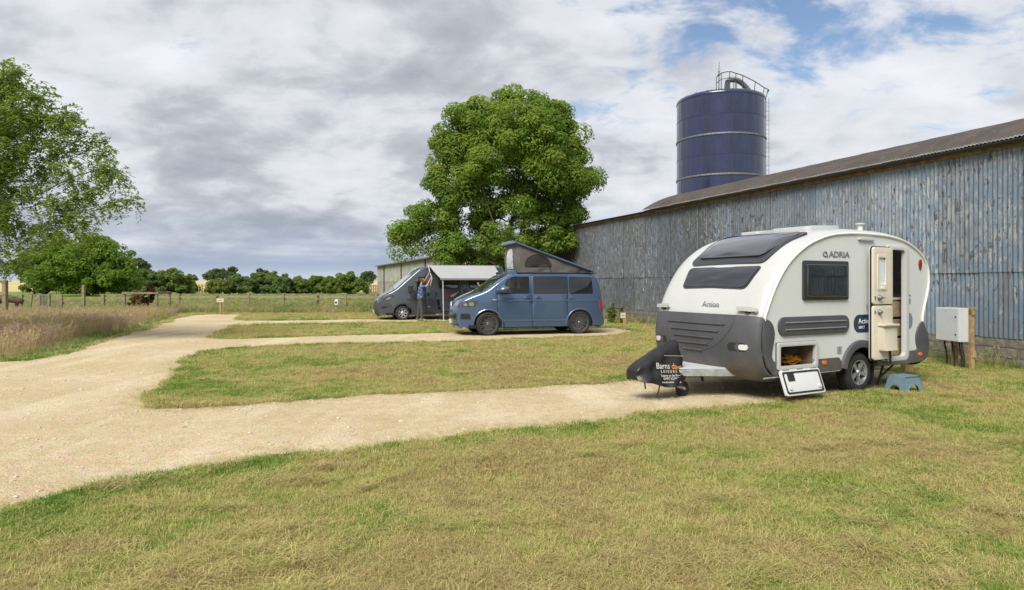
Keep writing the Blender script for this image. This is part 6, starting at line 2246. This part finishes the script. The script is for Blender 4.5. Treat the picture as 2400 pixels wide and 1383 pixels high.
# ================================================================== grass
def blade_mesh(name, n, h0, h1, spread, width, lean, mat_, seed, head=False, flat=False):
    """a tuft of bent blades"""
    g = np.random.default_rng(seed)
    V, T = [], []
    for i in range(n):
        a = g.uniform(0, 2 * np.pi)
        r = spread * math.sqrt(g.random())
        b = np.array([r * math.cos(a), r * math.sin(a), 0])
        h = g.uniform(h0, h1)
        d = g.uniform(0, 2 * np.pi)
        dv_ = np.array([math.cos(d), math.sin(d), 0])
        sv_ = np.array([-dv_[1], dv_[0], 0]) * width * g.uniform(.7, 1.3) * .5
        ln = lean * g.uniform(.3, 1.4)
        if flat:
            b[2] = g.uniform(.004, .03)
            m1 = b + dv_ * h * .5 + [0, 0, g.uniform(0, .02)]
            t1 = b + dv_ * h + [0, 0, g.uniform(-.005, .02)]
        else:
            m1 = b + dv_ * h * ln * .35 + [0, 0, h * .6]
            t1 = b + dv_ * h * ln + [0, 0, h * (1 - .22 * ln)]
        k = len(V)
        V += [b - sv_, b + sv_, m1 + sv_ * .8, m1 - sv_ * .8, t1]
        T += [(k, k + 1, k + 2), (k, k + 2, k + 3), (k + 3, k + 2, k + 4)]
        if head and g.random() < .75:
            hv = (t1 - m1)
            hv = hv / np.linalg.norm(hv)
            hl = g.uniform(.06, .13)
            for q in range(5):
                e_ = g.normal(0, .012, 3)
                p0 = t1 - hv * hl * (1 - q / 4.5) + e_
                k = len(V)
                sd2 = np.cross(hv, unit(g.normal(0, 1, 3))) * .011
                V += [p0 - sd2, p0 + hv * .035, p0 + sd2, p0 - hv * .02]
                T += [(k, k + 1, k + 2), (k, k + 2, k + 3)]
    me = arr_mesh(name, np.array(V), np.array(T), smooth=False)
    me.materials.append(mat_)
    return me


def scatter(name, protos, P, rotz, scl, idx, gr, label, cat):
    """instances of the prototype tufts on a cloud of points"""
    pc_ = bpy.data.collections.new(name + '_tufts')
    for i, me in enumerate(protos):
        o = bpy.data.objects.new('%s_tuft_%02d' % (name, i), me)
        pc_.objects.link(o)
    me = bpy.data.meshes.new(name)
    me.vertices.add(len(P))
    me.vertices.foreach_set('co', np.asarray(P, np.float32).ravel())
    for nm, ty, arr in (('rot', 'FLOAT_VECTOR', np.stack([np.zeros(len(P)), np.zeros(len(P)), rotz], 1)), ('scl', 'FLOAT', scl), ('idx', 'INT', idx), ('gr', 'FLOAT', gr)):
        a_ = me.attributes.new(nm, ty, 'POINT')
        a_.data.foreach_set('vector' if ty == 'FLOAT_VECTOR' else 'value', np.asarray(arr, np.int32 if ty == 'INT' else np.float32).ravel())
    o = link(name, me, None)
    ng = bpy.data.node_groups.new(name, 'GeometryNodeTree')
    ng.interface.new_socket('Geometry', in_out='INPUT', socket_type='NodeSocketGeometry')
    ng.interface.new_socket('Geometry', in_out='OUTPUT', socket_type='NodeSocketGeometry')
    N = ng.nodes
    gi, go = N.new('NodeGroupInput'), N.new('NodeGroupOutput')
    iop = N.new('GeometryNodeInstanceOnPoints')
    ci = N.new('GeometryNodeCollectionInfo')
    ci.inputs['Collection'].default_value = pc_
    ci.inputs['Separate Children'].default_value = True
    ci.inputs['Reset Children'].default_value = True

    def attr(nm, ty):
        q = N.new('GeometryNodeInputNamedAttribute')
        q.data_type = ty
        q.inputs['Name'].default_value = nm
        return q.outputs[0]
    mp = N.new('GeometryNodeMeshToPoints')
    Lk = ng.links.new
    Lk(gi.outputs[0], mp.inputs['Mesh'])
    Lk(mp.outputs[0], iop.inputs['Points'])
    Lk(ci.outputs[0], iop.inputs['Instance'])
    iop.inputs['Pick Instance'].default_value = True
    Lk(attr('idx', 'INT'), iop.inputs['Instance Index'])
    Lk(attr('rot', 'FLOAT_VECTOR'), iop.inputs['Rotation'])
    Lk(attr('scl', 'FLOAT'), iop.inputs['Scale'])
    Lk(iop.outputs[0], go.inputs[0])
    md = o.modifiers.new('scatter', 'NODES')
    md.node_group = ng
    return tag(o, label, cat, kind='stuff')


GM = grass_mat('turf blades', True)
g = np.random.default_rng(42)


def band(y0, y1, dens, margin=2.5):
    """random ground points in the strip of lawn that the view covers, with side room"""
    xm = y1 * .80 + margin
    n = int((y1 - y0) * 2 * xm * dens)
    P = np.stack([g.uniform(-xm, xm, n), g.uniform(y0, y1, n)], 1)
    return P[np.abs(P[:, 0]) < P[:, 1] * .80 + margin]


# the tall, unmown corner left of the track
TALL = np.array([gp(*p) for p in [(418, 741), (392, 750), (350, 763), (300, 779), (235, 800), (190, 814), (150, 823), (70, 836), (0, 842), (-300, 862), (-900, 893)]] + [(-30, 14), (-30, 36.2), (-18.2, 36.2)])


def lawn_ok(P):
    k = ~inside(P, TRACK_C)
    rel = P - BARN_O
    k &= (rel @ BARN_N) > .12
    return k


pts = []
for y0, y1, dn in ((1.5, 5, 760), (5, 7.5, 760), (7.5, 10.5, 480), (10.5, 15, 260), (15, 22, 110), (22, 37.5, 52)):
    P = band(y0, y1, dn)
    P = P[lawn_ok(P)]
    P = P[~inside(P, TALL)]
    pts.append(P)
P = np.concatenate(pts)
dst = edge_dist(P, TRACK_C)
gr = green(P[:, 0], P[:, 1])
sc = np.clip(.85 + (P[:, 1] - 5) * .035, .8, 1.9) * g.uniform(.7, 1.35, len(P)) * (1 + .35 * np.clip(1 - dst / .35, 0, 1)) * (.75 + .6 * fbm(P[:, 0] * 1.1, P[:, 1] * 1.1, 55, 3))
protos = [blade_mesh('lawn_tuft', 22, .018, .052, .07, .0036, 1.1, GM, 200 + i) for i in range(5)] + [blade_mesh('straw_tuft', 14, .05, .13, .08, .0032, 1, GM, 220 + i, flat=True) for i in range(3)]
hay = fbm(P[:, 0] * .9 + 40, P[:, 1] * 1.6, 63, 3)
fl = g.random(len(P)) < np.clip((hay - .36) * 1.6, .05, .5) * np.clip(1 - gr, .1, 1)
idx = np.where(fl, 5 + g.integers(0, 3, len(P)), g.integers(0, 5, len(P)))
gr = np.where(fl, np.clip(gr * .35 - .02 + .12 * g.random(len(P)), 0, 1), gr)
Z = G(P[:, 0], P[:, 1])
scatter('mown_grass', protos, np.c_[P, Z], g.uniform(0, 6.28, len(P)), sc, idx, gr, 'short dry mown grass with straw across the camping lawn', 'grass')
# wisps of cut straw blown over the edge of the track, and loose stones
n = 11000
T_ = TRACK[g.integers(0, len(TRACK), n)] + g.normal(0, .22, (n, 2))
T_ = T_[inside(T_, TRACK_C) & (T_[:, 1] < 26) & (T_[:, 1] > 2)]
scatter('loose_straw', [blade_mesh('wisp', 5, .05, .12, .10, .003, 1, GM, 240 + i, flat=True) for i in range(3)], np.c_[T_, G(T_[:, 0], T_[:, 1]) + .012], g.uniform(0, 6.28, len(T_)), g.uniform(.6, 1.3, len(T_)), g.integers(0, 3, len(T_)), g.uniform(.0, .3, len(T_)), 'wisps of dry straw scattered along the gravel edges', 'straw')
M_PEB = pm('loose limestone', (.50, .43, .30), .9, var=.3, vscale=30)
peb = []
for i in range(5):
    bm2 = bmesh.new()
    bmesh.ops.create_icosphere(bm2, subdivisions=1, radius=.012)
    for v in bm2.verts:
        v.co *= random.uniform(.65, 1.25)
        v.co.z *= .6
    me = bpy.data.meshes.new('pebble')
    bm2.to_mesh(me)
    bm2.free()
    me.materials.append(M_PEB)
    peb.append(me)
n = 16000
Q = np.stack([g.uniform(-13, 7, n), 2.5 + 16 * g.random(n) ** 1.6], 1)
E_ = TRACK[g.integers(0, len(TRACK), 5000)] + g.normal(0, .10, (5000, 2))
Q = np.concatenate([Q, E_])
Q = Q[inside(Q, TRACK_C) & (Q[:, 1] < 24)]
scatter('loose_stones', peb, np.c_[Q, G(Q[:, 0], Q[:, 1]) + .014], g.uniform(0, 6.28, len(Q)), .35 + 1.0 * g.random(len(Q)) ** 5 * 2.2 + .2 * g.random(len(Q)), g.integers(0, 5, len(Q)), g.random(len(Q)), 'loose limestone chippings on the gravel track', 'gravel')


def tall_mat():
    m = bpy.data.materials.new('seeding tall grass')
    m.use_nodes = True
    t = NT(m.node_tree)
    b = m.node_tree.nodes['Principled BSDF']
    a = t.n('ShaderNodeAttribute', attribute_name='gr', attribute_type='INSTANCER').outputs['Fac']
    rnd = t.n('ShaderNodeObjectInfo').outputs['Random']
    f = t.m('ADD', a, t.m('MULTIPLY', t.m('SUBTRACT', rnd, .5), .35))
    r = t.n('ShaderNodeValToRGB', ins={0: f})
    e_ = r.color_ramp.elements
    e_[0].position, e_[0].color = .0, (.29, .20, .15, 1)
    e_[1].position, e_[1].color = 1.0, (.10, .20, .03, 1)
    for p, c in ((.22, (.37, .265, .185)), (.42, (.52, .40, .225)), (.62, (.50, .41, .20)), (.82, (.26, .30, .09))):
        q = e_.new(p)
        q.color = (*c, 1)
    t.link(r.outputs[0], b.inputs['Base Color'])
    b.inputs['Roughness'].default_value = .8
    tl = t.n('ShaderNodeBsdfTranslucent', ins={0: r.outputs[0]})
    mxs = t.n('ShaderNodeMixShader', ins={0: .35, 1: b.outputs[0], 2: tl.outputs[0]})
    t.link(mxs.outputs[0], m.node_tree.nodes['Material Output'].inputs[0])
    return m


TM = tall_mat()
n = 26000
P = np.stack([g.uniform(-30, -9, n), g.uniform(13.5, 36.2, n)], 1)
P = P[inside(P, TALL)]
P = P[P[:, 0] > -.80 * P[:, 1] - 3]
dst = edge_dist(P, TRACK_C)
nz = fbm(P[:, 0] * .35, P[:, 1] * .8, 71, 3)
grn = np.clip(1.15 - dst / 1.1, 0, 1)
gr = np.clip((nz - .22) * 1.7, .02, .68)
gr = np.where(grn > .25, .75 + .25 * grn, gr)
sc = (.62 + .42 * fbm(P[:, 0] * .5, P[:, 1] * .5, 81, 3)) * g.uniform(.7, 1.15, len(P)) * np.where(grn > .25, .42, 1.0) * np.clip(1.25 - P[:, 1] / 70, .7, 1.1)
pro = [blade_mesh('tall_tuft', 9, .38, .78, .12, .006, .5, TM, 300 + i, head=True) for i in range(5)] + [blade_mesh('green_tuft', 18, .20, .5, .12, .009, .8, TM, 320 + i) for i in range(3)]
idx = np.where((grn > .25) | (g.random(len(P)) < .12), 5 + g.integers(0, 3, len(P)), g.integers(0, 5, len(P)))
scatter('tall_grass', pro, np.c_[P, G(P[:, 0], P[:, 1])], g.uniform(0, 6.28, len(P)), sc, idx, gr, 'tall seeding grass in straw and dusky purple left of the track', 'grass')
# rough grass under and beyond the fence, weeds at the barn foot
n = 9000
P = np.stack([g.uniform(-19.5, -6.0, n), 38.0 + g.normal(0, 1.3, n)], 1)
P = P[(P[:, 1] > 34.6) & ~inside(P, TRACK_C)]
P2 = np.stack([g.uniform(-60, 0, 9000), g.uniform(38.5, 62, 9000)], 1)
P = np.concatenate([P, P2[P2[:, 0] > -.8 * P2[:, 1] - 3]])
gr = np.clip(.55 + .5 * fbm(P[:, 0] * .4, P[:, 1] * .4, 15, 3), 0, 1)
scatter('rough_grass', pro[5:] + [pro[1]], np.c_[P, G(P[:, 0], P[:, 1])], g.uniform(0, 6.28, len(P)), g.uniform(.5, 1.1, len(P)), g.choice(4, len(P), p=[.31, .31, .31, .07]), gr, 'rough green grass along and beyond the rail fence', 'grass')
n = 1500
u_ = g.uniform(3, 30, n)
P = BARN_O + u_[:, None] * BARN_D + np.abs(g.normal(.08, .16, n))[:, None] * BARN_N
k = fbm(u_ * 1.2, u_ * 0, 7, 3) > .42
P = P[k]
scatter('barn_weeds', pro[5:] + [pro[0]], np.c_[P, G(P[:, 0], P[:, 1])], g.uniform(0, 6.28, len(P)), g.uniform(.25, .75, len(P)), g.integers(0, 4, len(P)), np.clip(g.normal(.78, .16, len(P)), .3, 1), 'straggling weeds along the foot of the barn wall', 'weeds')

# raked heaps of dry clippings and broad leaved weeds in the turf
C = []
for k in range(95):
    y = 3.6 + 9.5 * g.random() ** 1.3
    c0 = np.array([g.uniform(-.8 * y - 1, .8 * y + 1), y])
    a = g.normal(.25, .5)
    n = g.integers(10, 30)
    ln = g.uniform(.15, .55)
    q = g.normal(0, 1, n)
    C.append(np.stack([c0[0] + q * ln * .5 * math.cos(a) + g.normal(0, .06, n), c0[1] + q * ln * .5 * math.sin(a) + g.normal(0, .06, n), np.abs(g.normal(.012, .02, n))], 1))
C = np.concatenate(C)
C = C[lawn_ok(C[:, :2])]
C[:, 2] += G(C[:, 0], C[:, 1])
scatter('dry_clippings', [blade_mesh('clip_tuft', 26, .06, .14, .09, .003, 1, GM, 400 + i, flat=True) for i in range(3)], C, g.uniform(0, 6.28, len(C)), g.uniform(.8, 1.3, len(C)), g.integers(0, 3, len(C)), np.clip(g.normal(.22, .08, len(C)), .05, .5), 'pale heaps of dry mown clippings lying on the lawn', 'clippings')
